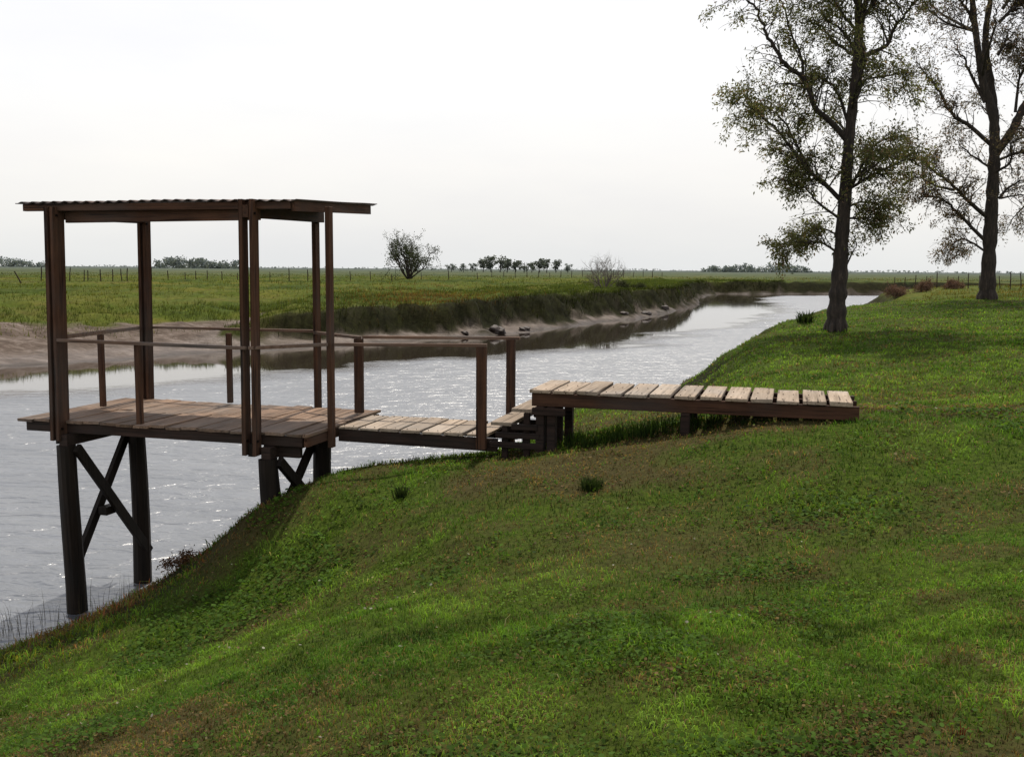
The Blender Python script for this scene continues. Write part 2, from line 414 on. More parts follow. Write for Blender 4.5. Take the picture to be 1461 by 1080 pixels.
def ground_mat():
    m, nt, ns, lk = new_mat('riverbank_soil_and_turf')
    tc = N(nt, 'ShaderNodeTexCoord')
    def noise(sc, det=6.0, ro=.6, scale3=None):
        n = N(nt, 'ShaderNodeTexNoise', Scale=sc, Detail=det, Roughness=ro)
        if scale3:
            mp = N(nt, 'ShaderNodeMapping'); mp.inputs['Scale'].default_value = scale3
            lk.new(tc.outputs['Object'], mp.inputs['Vector']); lk.new(mp.outputs[0], n.inputs['Vector'])
        else: lk.new(tc.outputs['Object'], n.inputs['Vector'])
        return n.outputs['Fac']
    def att(n): return N(nt, 'ShaderNodeAttribute', attribute_name=n).outputs['Fac']
    lawn = ramp(nt, noise(22, 8, .75), [(.3, (.010, .014, .003)), (.5, (.042, .064, .007)), (.72, (.085, .125, .014))]).outputs['Color']
    drc = ramp(nt, noise(26, 8, .75), [(.3, (.018, .013, .007)), (.52, (.055, .040, .018)), (.75, (.10, .078, .036))]).outputs['Color']
    lawn = mixc(nt, math_n(nt, 'MULTIPLY', att('dry'), .8), lawn, drc)
    field = ramp(nt, noise(.25, 9, .72, (1, .55, 1)), [(.3, (.030, .046, .008)), (.46, (.060, .084, .011)), (.58, (.085, .094, .016)), (.72, (.10, .082, .025))]).outputs['Color']
    big = ramp(nt, noise(.045, 6, .65, (.5, 1.6, 1)), [(.36, (.55, .62, .6)), (.5, (1, 1, 1)), (.66, (1.35, 1.12, .95))]).outputs['Color']
    field = mixc(nt, 1.0, field, big, 'MULTIPLY')
    fine = ramp(nt, noise(3.5, 8, .8, (1, .5, 1)), [(.3, (.45, .45, .45)), (.7, (1.35, 1.35, 1.35))]).outputs['Color']
    field = mixc(nt, 1.0, field, fine, 'MULTIPLY')
    # haze of distance blended into the plain's colour
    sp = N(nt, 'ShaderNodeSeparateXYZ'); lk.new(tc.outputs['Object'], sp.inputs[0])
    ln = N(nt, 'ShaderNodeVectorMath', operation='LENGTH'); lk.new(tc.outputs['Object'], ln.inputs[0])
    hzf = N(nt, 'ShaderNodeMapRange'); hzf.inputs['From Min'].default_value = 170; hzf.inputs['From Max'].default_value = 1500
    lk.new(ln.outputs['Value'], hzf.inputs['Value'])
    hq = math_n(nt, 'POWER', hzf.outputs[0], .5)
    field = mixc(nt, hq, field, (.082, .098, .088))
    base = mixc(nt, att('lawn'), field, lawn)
    cutc = ramp(nt, noise(1.6, 9, .75, (1, 1, .7)), [(.3, (.005, .004, .003)), (.5, (.012, .010, .006)), (.66, (.020, .020, .007)), (.8, (.036, .023, .016))]).outputs['Color']
    base = mixc(nt, math_n(nt, 'MULTIPLY', att('cut'), .9), base, cutc)
    mn = math_n(nt, 'ADD', math_n(nt, 'MULTIPLY', noise(.7, 9, .75, (1, 2.2, 1)), .6), math_n(nt, 'MULTIPLY', noise(4.5, 8, .7, (.6, 2.4, 1)), .4))
    mudc = ramp(nt, mn, [(.36, (.038, .027, .020)), (.5, (.100, .073, .056)), (.64, (.23, .19, .165))]).outputs['Color']
    mudc = mixc(nt, math_n(nt, 'MULTIPLY', att('shore'), .75), mudc, (.030, .021, .016))
    base = mixc(nt, att('mud'), base, mudc)
    rgh = mixc(nt, math_n(nt, 'MULTIPLY', math_n(nt, 'MULTIPLY', att('mud'), att('wet')), 1.0), (.95, .95, .95), (.5, .5, .5))
    b1 = N(nt, 'ShaderNodeBump', Strength=.6, Distance=.04); lk.new(noise(14, 8, .75), b1.inputs['Height'])
    b2 = N(nt, 'ShaderNodeBump', Strength=.5, Distance=.25); lk.new(noise(1.6, 6, .6), b2.inputs['Height']); lk.new(b1.outputs[0], b2.inputs['Normal'])
    p = N(nt, 'ShaderNodeBsdfPrincipled')
    lk.new(math_n(nt, 'MULTIPLY_ADD', att('mud'), .12, .06), p.inputs['Specular IOR Level'])
    lk.new(base, p.inputs['Base Color']); lk.new(rgh, p.inputs['Roughness']); lk.new(b2.outputs[0], p.inputs['Normal'])
    o = N(nt, 'ShaderNodeOutputMaterial'); lk.new(p.outputs[0], o.inputs[0]); return m
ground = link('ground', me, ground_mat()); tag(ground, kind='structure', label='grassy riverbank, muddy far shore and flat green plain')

# ------------------------------------------------------------------ river
def water_mat():
    m, nt, ns, lk = new_mat('silty_rippled_water')
    tc = N(nt, 'ShaderNodeTexCoord')
    def noise(s3, rz, det=4.0, ro=.55, dist=0.0):
        mp = N(nt, 'ShaderNodeMapping'); mp.inputs['Scale'].default_value = s3; mp.inputs['Rotation'].default_value = (0, 0, R(rz))
        lk.new(tc.outputs['Object'], mp.inputs['Vector'])
        n = N(nt, 'ShaderNodeTexNoise', Scale=1.0, Detail=det, Roughness=ro, Distortion=dist); lk.new(mp.outputs[0], n.inputs['Vector']); return n.outputs['Fac']
    a = noise((1.3, 2.9, 1), 10, 4, .5, .7)
    b = noise((4.0, 8.0, 1), -8, 4, .5, .5)
    c = noise((.25, .5, 1), 5, 3, .5)
    h = math_n(nt, 'ADD', math_n(nt, 'MULTIPLY', a, .65), math_n(nt, 'MULTIPLY', b, .16))
    cm = N(nt, 'ShaderNodeAttribute', attribute_name='calm').outputs['Fac']
    bp = N(nt, 'ShaderNodeBump', Distance=.215); lk.new(math_n(nt, 'MULTIPLY_ADD', cm, -.945, .95), bp.inputs['Strength']); lk.new(h, bp.inputs['Height'])
    col = ramp(nt, c, [(.35, (.085, .094, .110)), (.65, (.118, .127, .143))]).outputs['Color']
    col = mixc(nt, cm, col, (.030, .022, .017))  # dark reflection of the bank strengthened by a darker base colour
    p = N(nt, 'ShaderNodeBsdfPrincipled', Roughness=.2, IOR=1.85)
    p.inputs['Specular IOR Level'].default_value = .7
    lk.new(col, p.inputs['Base Color']); lk.new(bp.outputs[0], p.inputs['Normal']); lk.new(math_n(nt, 'MULTIPLY_ADD', cm, -.28, .32), p.inputs['Roughness'])
    o = N(nt, 'ShaderNodeOutputMaterial'); lk.new(p.outputs[0], o.inputs[0]); return m
rx = axis_steps([(-400, -60, 60, 4), (-60, 60, 1.0, 1.5), (60, 500, 3, 60)]); ry = axis_steps([(-150, 0, 30, 4), (0, 130, 1.0, 1.5), (130, 260, 2, 12)])
RX, RY = np.meshgrid(rx, ry); k = (np.arange(len(ry) - 1)[:, None] * len(rx) + np.arange(len(rx) - 1)[None, :]).ravel()
wme = quads_mesh('river', np.stack([RX.ravel(), RY.ravel(), RX.ravel() * 0], 1), [np.stack([k, k + 1, k + len(rx) + 1, k + len(rx)], 1)])
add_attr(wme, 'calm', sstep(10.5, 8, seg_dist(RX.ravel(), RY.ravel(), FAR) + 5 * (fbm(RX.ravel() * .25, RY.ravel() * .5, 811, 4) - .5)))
river = link('river', wme, water_mat())
tag(river, kind='structure', label='grey rippled river reflecting the pale sky')

# ------------------------------------------------------------------ grass as blades
def blades(P, hgt, wid, ang, lean, leanang, col, five=True, tipgain=1.35):
    n = len(P)
    ca, sa = np.cos(ang), np.sin(ang)
    side = np.stack([ca, sa, np.zeros(n)], 1) * (wid * .5)[:, None]
    ld = np.stack([np.cos(leanang), np.sin(leanang), np.zeros(n)], 1)
    up = np.zeros((n, 3)); up[:, 2] = 1
    mid = P + ld * (lean * hgt * .35)[:, None] + up * (hgt * .58)[:, None]
    tip = P + ld * (lean * hgt)[:, None] + up * (hgt * np.clip(1 - .45 * lean, .2, 1))[:, None]
    base = P - up * .01
    if five:
        V = np.stack([base - side, base + side, mid - side * .75, mid + side * .75, tip], 1).reshape(-1, 3)
        k = np.arange(n)[:, None] * 5
        F = [k + np.array([[0, 1, 3, 2]]), k + np.array([[2, 3, 4]])]
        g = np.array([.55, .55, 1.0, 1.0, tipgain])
    else:
        V = np.stack([base - side, base + side, tip], 1).reshape(-1, 3)
        k = np.arange(n)[:, None] * 3
        F = [k + np.array([[0, 1, 2]])]
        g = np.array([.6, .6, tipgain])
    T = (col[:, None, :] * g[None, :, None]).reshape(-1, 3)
    return V, F, T

def lawn_cols(x, y):
    n = len(x)
    g1 = np.array([.080, .150, .016]); g2 = np.array([.116, .192, .026]); dk = np.array([.036, .084, .011])
    b1 = np.array([.165, .115, .048]); b2 = np.array([.105, .068, .028]); st = np.array([.19, .16, .085])
    v = fbm(x * .9, y * .9, 201, 4)
    c = g1 + (g2 - g1) * sstep(.42, .68, v)[:, None]
    c = c + (dk - c) * (sstep(.52, .30, v) * .75)[:, None]
    r = rng.random(n); dr = dryness(x, y)
    isb = r < dr * .70 + .06
    bc = b1 + (b2 - b1) * rng.random(n)[:, None]
    c = np.where(isb[:, None], bc, c)
    c = np.where((rng.random(n) < .018)[:, None], st, c)
    return c * rng.uniform(.65, 1.35, n)[:, None]

def sample_lawn(n, d0, d1, power):
    # distance from the mown strip by the camera, thinning with distance
    u = rng.random(n)
    if power == 0: y = d0 * (d1 / d0) ** u
    else: y = np.sqrt(d0 ** 2 + u * (d1 ** 2 - d0 ** 2))
    x = (rng.random(n) * 2 - 1) * (y * .62 + 1.2)
    return x, y

parts = []
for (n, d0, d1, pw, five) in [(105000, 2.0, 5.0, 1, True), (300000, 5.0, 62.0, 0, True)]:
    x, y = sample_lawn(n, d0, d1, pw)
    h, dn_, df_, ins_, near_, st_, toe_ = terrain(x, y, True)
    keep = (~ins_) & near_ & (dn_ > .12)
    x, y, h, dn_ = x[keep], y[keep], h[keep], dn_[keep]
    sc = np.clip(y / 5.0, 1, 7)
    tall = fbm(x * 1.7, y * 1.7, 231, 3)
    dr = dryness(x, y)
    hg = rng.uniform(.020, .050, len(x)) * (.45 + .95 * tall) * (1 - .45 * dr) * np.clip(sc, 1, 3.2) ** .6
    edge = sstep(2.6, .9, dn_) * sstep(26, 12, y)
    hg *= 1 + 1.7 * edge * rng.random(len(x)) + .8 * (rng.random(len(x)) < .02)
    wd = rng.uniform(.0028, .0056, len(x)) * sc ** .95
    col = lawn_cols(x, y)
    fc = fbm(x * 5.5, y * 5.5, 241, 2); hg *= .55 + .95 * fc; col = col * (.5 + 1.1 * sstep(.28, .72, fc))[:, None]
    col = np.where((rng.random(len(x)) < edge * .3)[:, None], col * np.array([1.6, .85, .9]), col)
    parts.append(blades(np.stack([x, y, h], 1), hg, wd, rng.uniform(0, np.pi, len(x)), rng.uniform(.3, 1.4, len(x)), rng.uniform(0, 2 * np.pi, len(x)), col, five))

def merge(parts):
    V = np.concatenate([p[0] for p in parts]); T = np.concatenate([p[2] for p in parts])
    by = {}; off = 0
    for p in parts:
        for f in p[1]: by.setdefault(f.shape[1], []).append(f + off)
        off += len(p[0])
    return V, [np.concatenate(v) for v in by.values()], T
V, F, T = merge(parts)
o = link('lawn_grass', quads_mesh('lawn_grass', V, F, T), M['grass'])
tag(o, 'short green and brown patchy grass over the near bank', 'grass', kind='stuff')

# clover and small flat weeds between the grass
def leaflets(P, r, col, tilt, droop=False):
    n = len(P)
    a = rng.uniform(0, 2 * np.pi, n)
    nrm = np.stack([rng.normal(0, tilt, n), rng.normal(0, tilt, n), np.ones(n)], 1); nrm /= np.linalg.norm(nrm, axis=1)[:, None]
    u = np.stack([np.cos(a), np.sin(a), np.zeros(n)], 1); u -= nrm * (u * nrm).sum(1)[:, None]; u /= np.linalg.norm(u, axis=1)[:, None]
    v = np.cross(nrm, u)
    pts = []
    for k in range(5):
        an = 2 * np.pi * k / 5
        pts.append(P + u * (np.cos(an) * r)[:, None] + v * (np.sin(an) * r * .8)[:, None])
    V = np.stack(pts, 1).reshape(-1, 3)
    F = [np.arange(n)[:, None] * 5 + np.arange(5)[None, :]]
    return V, F, np.repeat(col, 5, 0)
x, y = sample_lawn(340000, 2.3, 11.0, 0)
h, dn_, df_, ins_, near_, st_, toe_ = terrain(x, y, True)
cv = cloverness(x, y)
keep = near_ & ~ins_ & (dn_ > 2.2) & (rng.random(len(x)) < cv * .5)
x, y, h = x[keep], y[keep], h[keep]
n = len(x)
cc = np.array([.046, .088, .011])[None, :] * rng.uniform(.5, 1.7, n)[:, None]
cl = leaflets(np.stack([x, y, h + rng.uniform(.015, .055, n)], 1), rng.uniform(.006, .013, n) * np.clip(y / 4.5, 1, 2), cc, .45)
o = link('clover', quads_mesh('clover', cl[0], cl[1], cl[2]), M['grass'])
tag(o, 'dark green clover growing in patches through the lawn', 'clover', kind='stuff')
# broad-leaved weeds of the turf's own colours, flat among the blades
x, y = sample_lawn(190000, 2.3, 30.0, 0)
h, dn_, df_, ins_, near_, st_, toe_ = terrain(x, y, True)
keep = near_ & ~ins_ & (dn_ > .6) & (fbm(x * 3.1, y * 3.1, 311, 3) + .3 * rng.random(len(x)) > .78)
x, y, h = x[keep], y[keep], h[keep]; n = len(x)
cl = leaflets(np.stack([x, y, h + rng.uniform(.008, .04, n)], 1), rng.uniform(.004, .010, n) * np.clip(y / 5, 1, 5) ** .9, lawn_cols(x, y) * rng.uniform(.6, 1.25, n)[:, None], .55)
o = link('lawn_weeds', quads_mesh('lawn_weeds', cl[0], cl[1], cl[2]), M['grass'])
tag(o, 'small flat weed leaves mixed through the lawn', 'weeds', kind='stuff')
# pale bits: fallen leaves and tiny flower heads
x, y = sample_lawn(900, 2.6, 13.0, 0)
h, dn_, df_, ins_, near_, st_, toe_ = terrain(x, y, True)
keep = near_ & ~ins_ & (dn_ > 2) & (fbm(x * .9, y * .9, 301, 3) > .5)
x, y, h = x[keep], y[keep], h[keep]; n = len(x)
pc = np.where(rng.random(n)[:, None] < .35, np.array([[.40, .38, .30]]), np.array([[.20, .13, .07]])) * rng.uniform(.6, 1.1, n)[:, None]
cl = leaflets(np.stack([x, y, h + rng.uniform(.02, .05, n)], 1), rng.uniform(.004, .010, n) * np.clip(y / 5, 1, 1.6), pc, .6)
o = link('leaf_litter', quads_mesh('leaf_litter', cl[0], cl[1], cl[2]), M['grass'])
tag(o, 'scattered dry leaves and tiny white flower heads in the lawn', 'leaf litter', kind='stuff')

# far bank: long grass hanging over the cut edge and rough pasture behind it
def along(pl, i0, i1, n):
    seg = pl[i0:i1 + 1]; L = np.linalg.norm(np.diff(seg, axis=0), axis=1); cum = np.concatenate([[0], np.cumsum(L)])
    s = rng.random(n) * cum[-1]; k = np.clip(np.searchsorted(cum, s) - 1, 0, len(L) - 1)
    t = (s - cum[k]) / L[k]; d = (seg[k + 1] - seg[k]) / L[k][:, None]
    p = seg[k] + (seg[k + 1] - seg[k]) * t[:, None]
    return p, np.stack([-d[:, 1], d[:, 0]], 1)
p, nrm = along(FAR, 3, 19, 120000)
off = rng.uniform(.8, 1.0, len(p)) * rng.random(len(p)) ** 1.2 * 14
x, y = p[:, 0] + nrm[:, 0] * off, p[:, 1] + nrm[:, 1] * off
h, dn_, df_, ins_, near_, st_, toe_ = terrain(x, y, True)
lim = np.where(st_ > .5, toe_ + .35, 6.8)
clump = fbm(x * 1.1, y * 1.1, 401, 3)
keep = ~ins_ & ~near_ & (df_ > lim) & (clump + .25 * rng.random(len(x)) > .5) & ((st_ < .5) | (df_ - toe_ > 1.2) | (rng.random(len(x)) < .22))
x, y, h, df_, st_, toe_, clump = [a[keep] for a in (x, y, h, df_, st_, toe_, clump)]
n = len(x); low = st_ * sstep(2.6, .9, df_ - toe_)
sc = np.clip(y / 50, .7, 2.2)
hg = rng.uniform(.10, .30, n) * (.4 + 1.3 * clump) * (1 + .9 * low)
gc = np.array([.046, .076, .015]) + rng.random(n)[:, None] * np.array([.045, .030, .010])
rust = np.exp(-(((x + 4.5) / 4.2) ** 2 + ((y - 59) / 7) ** 2)) * .8
gc = np.where((rng.random(n) < rust)[:, None], np.array([.15, .085, .03]), gc)
gc = gc * (1 - .80 * low)[:, None] * rng.uniform(.55, 1.3, n)[:, None]  # sunless look of the bank face put into its blade colour
toward = np.arctan2(-y, -x) + rng.normal(0, .7, n)
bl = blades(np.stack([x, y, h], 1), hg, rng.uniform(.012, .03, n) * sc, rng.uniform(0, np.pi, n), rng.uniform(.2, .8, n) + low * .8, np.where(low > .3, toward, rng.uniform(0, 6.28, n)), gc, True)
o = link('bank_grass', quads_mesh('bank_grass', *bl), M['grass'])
tag(o, 'long rough grass hanging over the far river bank', 'grass', kind='stuff')

x = rng.uniform(-1, 1, 90000); y = 40 * (230 / 40) ** rng.random(90000); x = x * (y * .62 + 5)
h, dn_, df_, ins_, near_, st_, toe_ = terrain(x, y, True)
clump = fbm(x * .35, y * .35, 421, 4)
keep = ~ins_ & (np.minimum(dn_, df_) > 4) & ((~near_) | (y > 52)) & (clump > .44)
x, y, h, clump = [a[keep] for a in (x, y, h, clump)]; n = len(x)
gc = (np.array([.056, .082, .010]) + rng.random(n)[:, None] * np.array([.06, .030, .010])) * (.5 + 1.0 * fbm(x * .06, y * .16, 431, 3))[:, None]
rust = np.exp(-(((x + 6.0) / 6.) ** 2 + ((y - 75) / 16) ** 2)) * .85
gc = np.where((rng.random(n) < rust)[:, None], np.array([.15, .080, .028]), gc) * rng.uniform(.5, 1.3, n)[:, None]
gc = np.where(((rng.random(n) < .5) & (x > 25) & (y > 50))[:, None], gc * np.array([1.5, .95, .8]), gc)
sc = y / 60
bl = blades(np.stack([x, y, h], 1), rng.uniform(.12, .34, n) * (.5 + clump), rng.uniform(.02, .045, n) * sc, rng.uniform(0, np.pi, n), rng.uniform(.1, .8, n), rng.uniform(0, 6.28, n), gc, False)
o = link('pasture_grass', quads_mesh('pasture_grass', *bl), M['grass'])
tag(o, 'rough tufted pasture across the flat plain', 'pasture grass', kind='stuff')

# ------------------------------------------------------------------ the covered platform (local frame: x along the front, y away from the bank's viewer)
ROT = R(-16)
plat = empty('covered_platform', (0, 0, 0), 'open wooden fishing platform on piles with a corrugated flat roof over the water', 'platform', rz=ROT)
ZD = 2.06
def deck(mb):
    x = -7.86
    while x < -4.46:
        wd = random.uniform(.17, .215); x1 = min(x + wd, -4.45)
        g = random.uniform(.006, .014) if x < -5.2 else random.uniform(.014, .028)
        jt = 9.32 + random.uniform(-.02, .02)
        for y0, y1 in ((8.46 + random.uniform(-.02, .015), jt - .005), (jt + .005, 10.19 + random.uniform(-.03, .03))):
            dz = random.uniform(-.006, .006)
            mb.box(x, x1 - g, y0, y1, ZD - .03 + dz, ZD + dz, random.uniform(.7, 1.25), .004, .003)
        x = x1
obj_in(plat, 'decking', M['deck_y'], deck)
def beam(name, mat, a, b, w_, h_, parent=plat, tone=None, up=(0, 0, 1)):
    return obj_in(parent, name, M[mat], lambda mb: mb.bar(a, b, w_, h_, tone, up))
# joists under the boards
for y_ in (8.52, 9.32, 10.12): beam('joist', 'dark_x', (-7.80, y_, ZD - .085), (-4.55, y_, ZD - .085), .05, .10)
beam('joist', 'frame_y', (-4.50, 8.47, ZD - .082), (-4.50, 10.17, ZD - .082), .045, .09)
# pile caps
for x_ in (-7.26, -4.9): beam('pile_cap', 'dark_x', (x_, 8.40, ZD - .20), (x_, 10.1, ZD - .20), .10, .12)
beam('corbel', 'dark_x', (-5.02, 8.60, ZD - .205), (-4.62, 8.60, ZD - .205), .06, .11)
def W(a, b):    # platform frame to world
    c, s = math.cos(ROT), math.sin(ROT); return a * c - b * s, a * s + b * c
PL = [(-7.27, 8.47), (-7.24, 9.56), (-4.9, 8.47), (-4.88, 9.55)]
for a, b in PL:
    zb = gz(*W(a, b)) - .5
    obj_in(plat, 'pile', M['pile'], lambda mb: mb.pole((a + .03, b, min(zb, -.4) if a < -6 else zb), (a, b, ZD - .26), .108, .094, 14, None, .012, 8))
def cross(a, zlo):
    y0, y1 = PL[0][1], PL[1][1]
    beam('brace', 'pile', (a + .10, y0 + .0, ZD - .28), (a + .11, y1 + .03, zlo), .105, .05, up=(1, 0, 0))
    beam('brace', 'pile', (a - .09, y1 - .02, ZD - .28), (a - .10, y0 + .10, zlo + .02), .09, .05, up=(1, 0, 0))
cross(-7.25, .36)
cross(-4.89, .85)
obj_in(plat, 'brace_block', M['pile'], lambda mb: mb.box(-7.29, -7.18, 8.93, 9.12, .94, 1.03))
# posts: pairs of planks with a gap the beam passes through
def post(a, b, th, dp, zlo, ztop, lean=0.0):
    def f(mb):
        mb.bar((a, b, zlo), (a + lean, b, ztop), dp, th, random.uniform(.8, 1.15), up=(1, 0, 0))
        for z in (ZD - .08, 4.17):
            k = (z - zlo) / (ztop - zlo); mb.box(a + lean * k + th * .4, a + lean * k + th * .5 + .012, b - dp * .2 - .012, b - dp * .2 + .012, z - .012, z + .012, .12, 0, 0)
    obj_in(plat, 'roof_post', M['frame_z'], f)
def post_pair(a, b, zlo, ztop=4.26, gap=.08, dp=.10, lean=0.0):
    for s in (-1, 1): post(a + s * (gap / 2 + .0175), b, .035, dp, zlo, ztop, lean)
post_pair(-7.335, 8.45, 1.86, 4.25, .034, .16, .045); post_pair(-7.585, 10.25, 1.9, 4.24, .034, .105, .03)
post_pair(-5.055, 8.41, 1.84, 4.30, .08, .10, .02); post(-5.285, 10.26, .04, .10, 1.9, 4.24)
for a, h_ in ((-7.335, .016), (-5.055, .038)):
    obj_in(plat, 'post_block', M['pile'], lambda mb: mb.box(a - h_, a + h_, 8.40, 8.485, 1.82, 1.95))
# gap between front pair and fascia joist is closed by the block; single plank post at the walkway
obj_in(plat, 'roof_post', M['frame_z'], lambda mb: mb.box(-4.475, -4.425, 8.88, 8.965, 1.86, 4.26, .9))
# roof frame
beam('side_beam', 'frame_y', (-7.295, 8.40, 4.19), (-7.59, 10.34, 4.235), .032, .11)
beam('side_beam', 'frame_y', (-5.04, 8.36, 4.19), (-5.25, 10.34, 4.235), .06, .11)
beam('header', 'frame_x', (-7.22, 8.545, 4.165), (-4.98, 8.525, 4.178), .045, .13)
for y_, z_ in ((8.46, 4.252), (9.34, 4.293), (10.18, 4.325)):
    beam('purlin', 'frame_x', (-7.66, y_, z_), (-4.60, y_, z_ - .004), .055, .07)
beam('barge_board', 'frame_y', (-4.575, 8.44, 4.245), (-4.60, 10.22, 4.312), .03, .10)
def roof_sheet():
    nxs, nys = 300, 12
    xs = np.linspace(-7.72, -4.52, nxs); ys = np.linspace(8.40, 10.26, nys)
    X, Y = np.meshgrid(xs, ys)
    Z = 4.302 + (Y - 8.40) * .036 + .009 * np.sin(X * 2 * np.pi / .13) + (fbm(X * 1.2, Y * 1.2, 77, 2) - .5) * .02 - .012 * ((X > -5.0) * (X + 5.0))
    top = np.stack([X.ravel(), Y.ravel(), Z.ravel()], 1); bot = top.copy(); bot[:, 2] -= .007
    i = (np.arange(nys - 1)[:, None] * nxs + np.arange(nxs - 1)[None, :]).ravel()
    f = np.stack([i, i + 1, i + nxs + 1, i + nxs], 1); n = nxs * nys
    e = []
    a = np.arange(nxs - 1); e.append(np.stack([a, a + n, a + n + 1, a + 1], 1))
    a = np.arange(nxs - 1) + (nys - 1) * nxs; e.append(np.stack([a, a + 1, a + n + 1, a + n], 1))
    a = np.arange(nys - 1) * nxs; e.append(np.stack([a, a + nxs, a + nxs + n, a + n], 1))
    a = a + nxs - 1; e.append(np.stack([a, a + n, a + nxs + n, a + nxs], 1))
    me = quads_mesh('roof_sheet', np.vstack([top, bot]), [np.vstack([f, f[:, ::-1] + n] + e)])
    return link('roof_sheet', me, M['sheet'], plat)
roof_sheet()
# hand rails of the platform
ZR = 2.905
def rail(parent, pts, r=.021):
    for a, b in zip(pts[:-1], pts[1:]):
        obj_in(parent, 'handrail', M['rail'], lambda mb: mb.bar(a, b, .046, .032, None))
rail(plat, [(-7.26, 8.39, ZR), (-5.05, 8.335, ZR - .015)])
rail(plat, [(-5.03, 8.345, ZR - .015), (-4.45, 8.86, ZR)])
rail(plat, [(-7.41, 8.55, ZR + .01), (-7.62, 10.16, ZR + .02)])
rail(plat, [(-7.60, 10.335, ZR + .02), (-5.30, 10.335, ZR + .025)])
rail(plat, [(-5.28, 10.19, ZR + .02), (-4.56, 9.86, ZR)])
for a, b in ((-6.35, 8.45), (-7.55, 9.40), (-6.36, 10.13)):
    zb = ZD - .07 if b != 8.45 else ZD - .02
    obj_in(plat, 'rail_post', M['frame_z'], lambda mb: mb.box(a - .028, a + .028, b - .028, b + .028, ZD + .012, ZR - .012, .95))

# ------------------------------------------------------------------ low walkway with rails
walk = empty('walkway', (0, 0, 0), 'low plank walkway with thin handrails leading from the steps to the covered platform', 'walkway', rz=ROT)
def wplanks(mb):
    x = -4.42
    while x < -2.86:
        mb.box(x, x + .20, 9.02 + random.uniform(-.02, .02), 9.86 + random.uniform(-.025, .025), ZD - .028, ZD + random.uniform(-.004, .008), random.uniform(.8, 1.2), .004, .003)
        for y_ in (9.06, 9.80):
            for q in (.05, .15): mb.box(x + q - .004, x + q + .004, y_ - .004, y_ + .004, ZD + .001, ZD + .0095, .3, 0, 0)
        x += .226 + random.uniform(-.008, .008)
obj_in(walk, 'planking', M['tan_y'], wplanks)
for y_ in (9.06, 9.80): beam('stringer', 'dark_x', (-4.43, y_, ZD - .092), (-2.74, y_, ZD - .105), .05, .125, walk)
obj_in(walk, 'rail_post', M['frame_z'], lambda mb: mb.box(-2.93, -2.835, 8.955, 9.015, ZD - .14, ZR + .01, .85))
obj_in(walk, 'rail_post', M['frame_z'], lambda mb: mb.box(-2.90, -2.81, 9.88, 9.94, ZD - .3, ZR + .02, .85))
obj_in(walk, 'rail_post', M['frame_z'], lambda mb: mb.box(-4.63, -4.535, 9.84, 9.90, ZD + .012, ZR - .012, .8))
rail(walk, [(-4.40, 8.92, ZR - .002), (-2.83, 8.985, ZR + .028)])
rail(walk, [(-4.54, 9.885, ZR + .006), (-2.76, 9.915, ZR + .038)])

# ------------------------------------------------------------------ steps between walkway and boardwalk
steps = empty('wooden_steps', (0, 0, 0), 'short dark wooden steps between the low walkway and the raised boardwalk', 'steps', rz=ROT)
for (x0, x1, z) in ((-2.80, -2.58, ZD + .13), (-2.59, -2.38, ZD + .27)):
    obj_in(steps, 'tread', M['tan_y'], lambda mb: mb.box(x0, x1, 9.02, 9.88, z - .035, z, random.uniform(.75, .95), .003))
for y_ in (9.0, 9.84):
    for k, (x0, x1, z) in enumerate(((-2.80, -2.26, ZD - .085), (-2.74, -2.30, ZD + .01))):
        beam('side_board', 'dark_x', (x0, y_, z), (x1, y_ + .004 * k, z), .04, .055, steps, .6)
    beam('side_board', 'dark_x', (-2.58, y_, ZD + .095), (-2.32, y_, ZD + .095), .04, .055, steps, .6)
for x_ in (-2.66, -2.44):
    for y_ in (9.045, 9.80): obj_in(steps, 'upright', M['dark_x'], lambda mb: mb.box(x_ - .03, x_ + .03, y_ - .02, y_ + .02, ZD - .3, ZD + (.09 if x_ < -2.5 else .23), .6))

# ------------------------------------------------------------------ raised boardwalk on the bank
bw = empty('boardwalk', (0, 0, 0), 'raised plank boardwalk with gaps between sunlit planks resting on the grassy bank', 'boardwalk', rz=ROT)
ZB = 2.52
def bplanks(mb):
    x = -2.40
    for k in range(13):
        wd = random.uniform(.188, .202); mb.box(x, x + wd, 8.985 + random.uniform(-.015, .012), 9.85 + random.uniform(-.025, .025), ZB - .03, ZB + random.uniform(-.004, .009), random.uniform(.78, 1.16), .004, .004)
        for y_ in (9.03, 9.42, 9.80):
            for q in (.05, wd - .05): mb.box(x + q - .004, x + q + .004, y_ - .004, y_ + .004, ZB + .002, ZB + .0105, .3, 0, 0)
        x += .2285 + (random.uniform(-.006, .006) if k < 11 else 0)
obj_in(bw, 'planking', M['tan_y'], bplanks)
for y_ in (9.03, 9.42, 9.80): beam('stringer', 'frame_x', (-2.385, y_, ZB - .093), (.575, y_, ZB - .093), .05, .124, bw, .8)
for x_ in (-2.30, -2.19, -.93):
    for y_ in (9.035, 9.78):
        zb = gz(*W(x_, y_)) - .15
        obj_in(bw, 'leg', M['dark_x'], lambda mb: mb.box(x_ - .04, x_ + .04, y_ - .045, y_ + .045, zb, ZB - .157, .7))
for y_ in (9.03, 9.80): beam('bearer', 'dark_x', (-2.37, y_ - .055, ZB - .20), (-2.05, y_ - .055, ZB - .20), .04, .07, bw, .8)

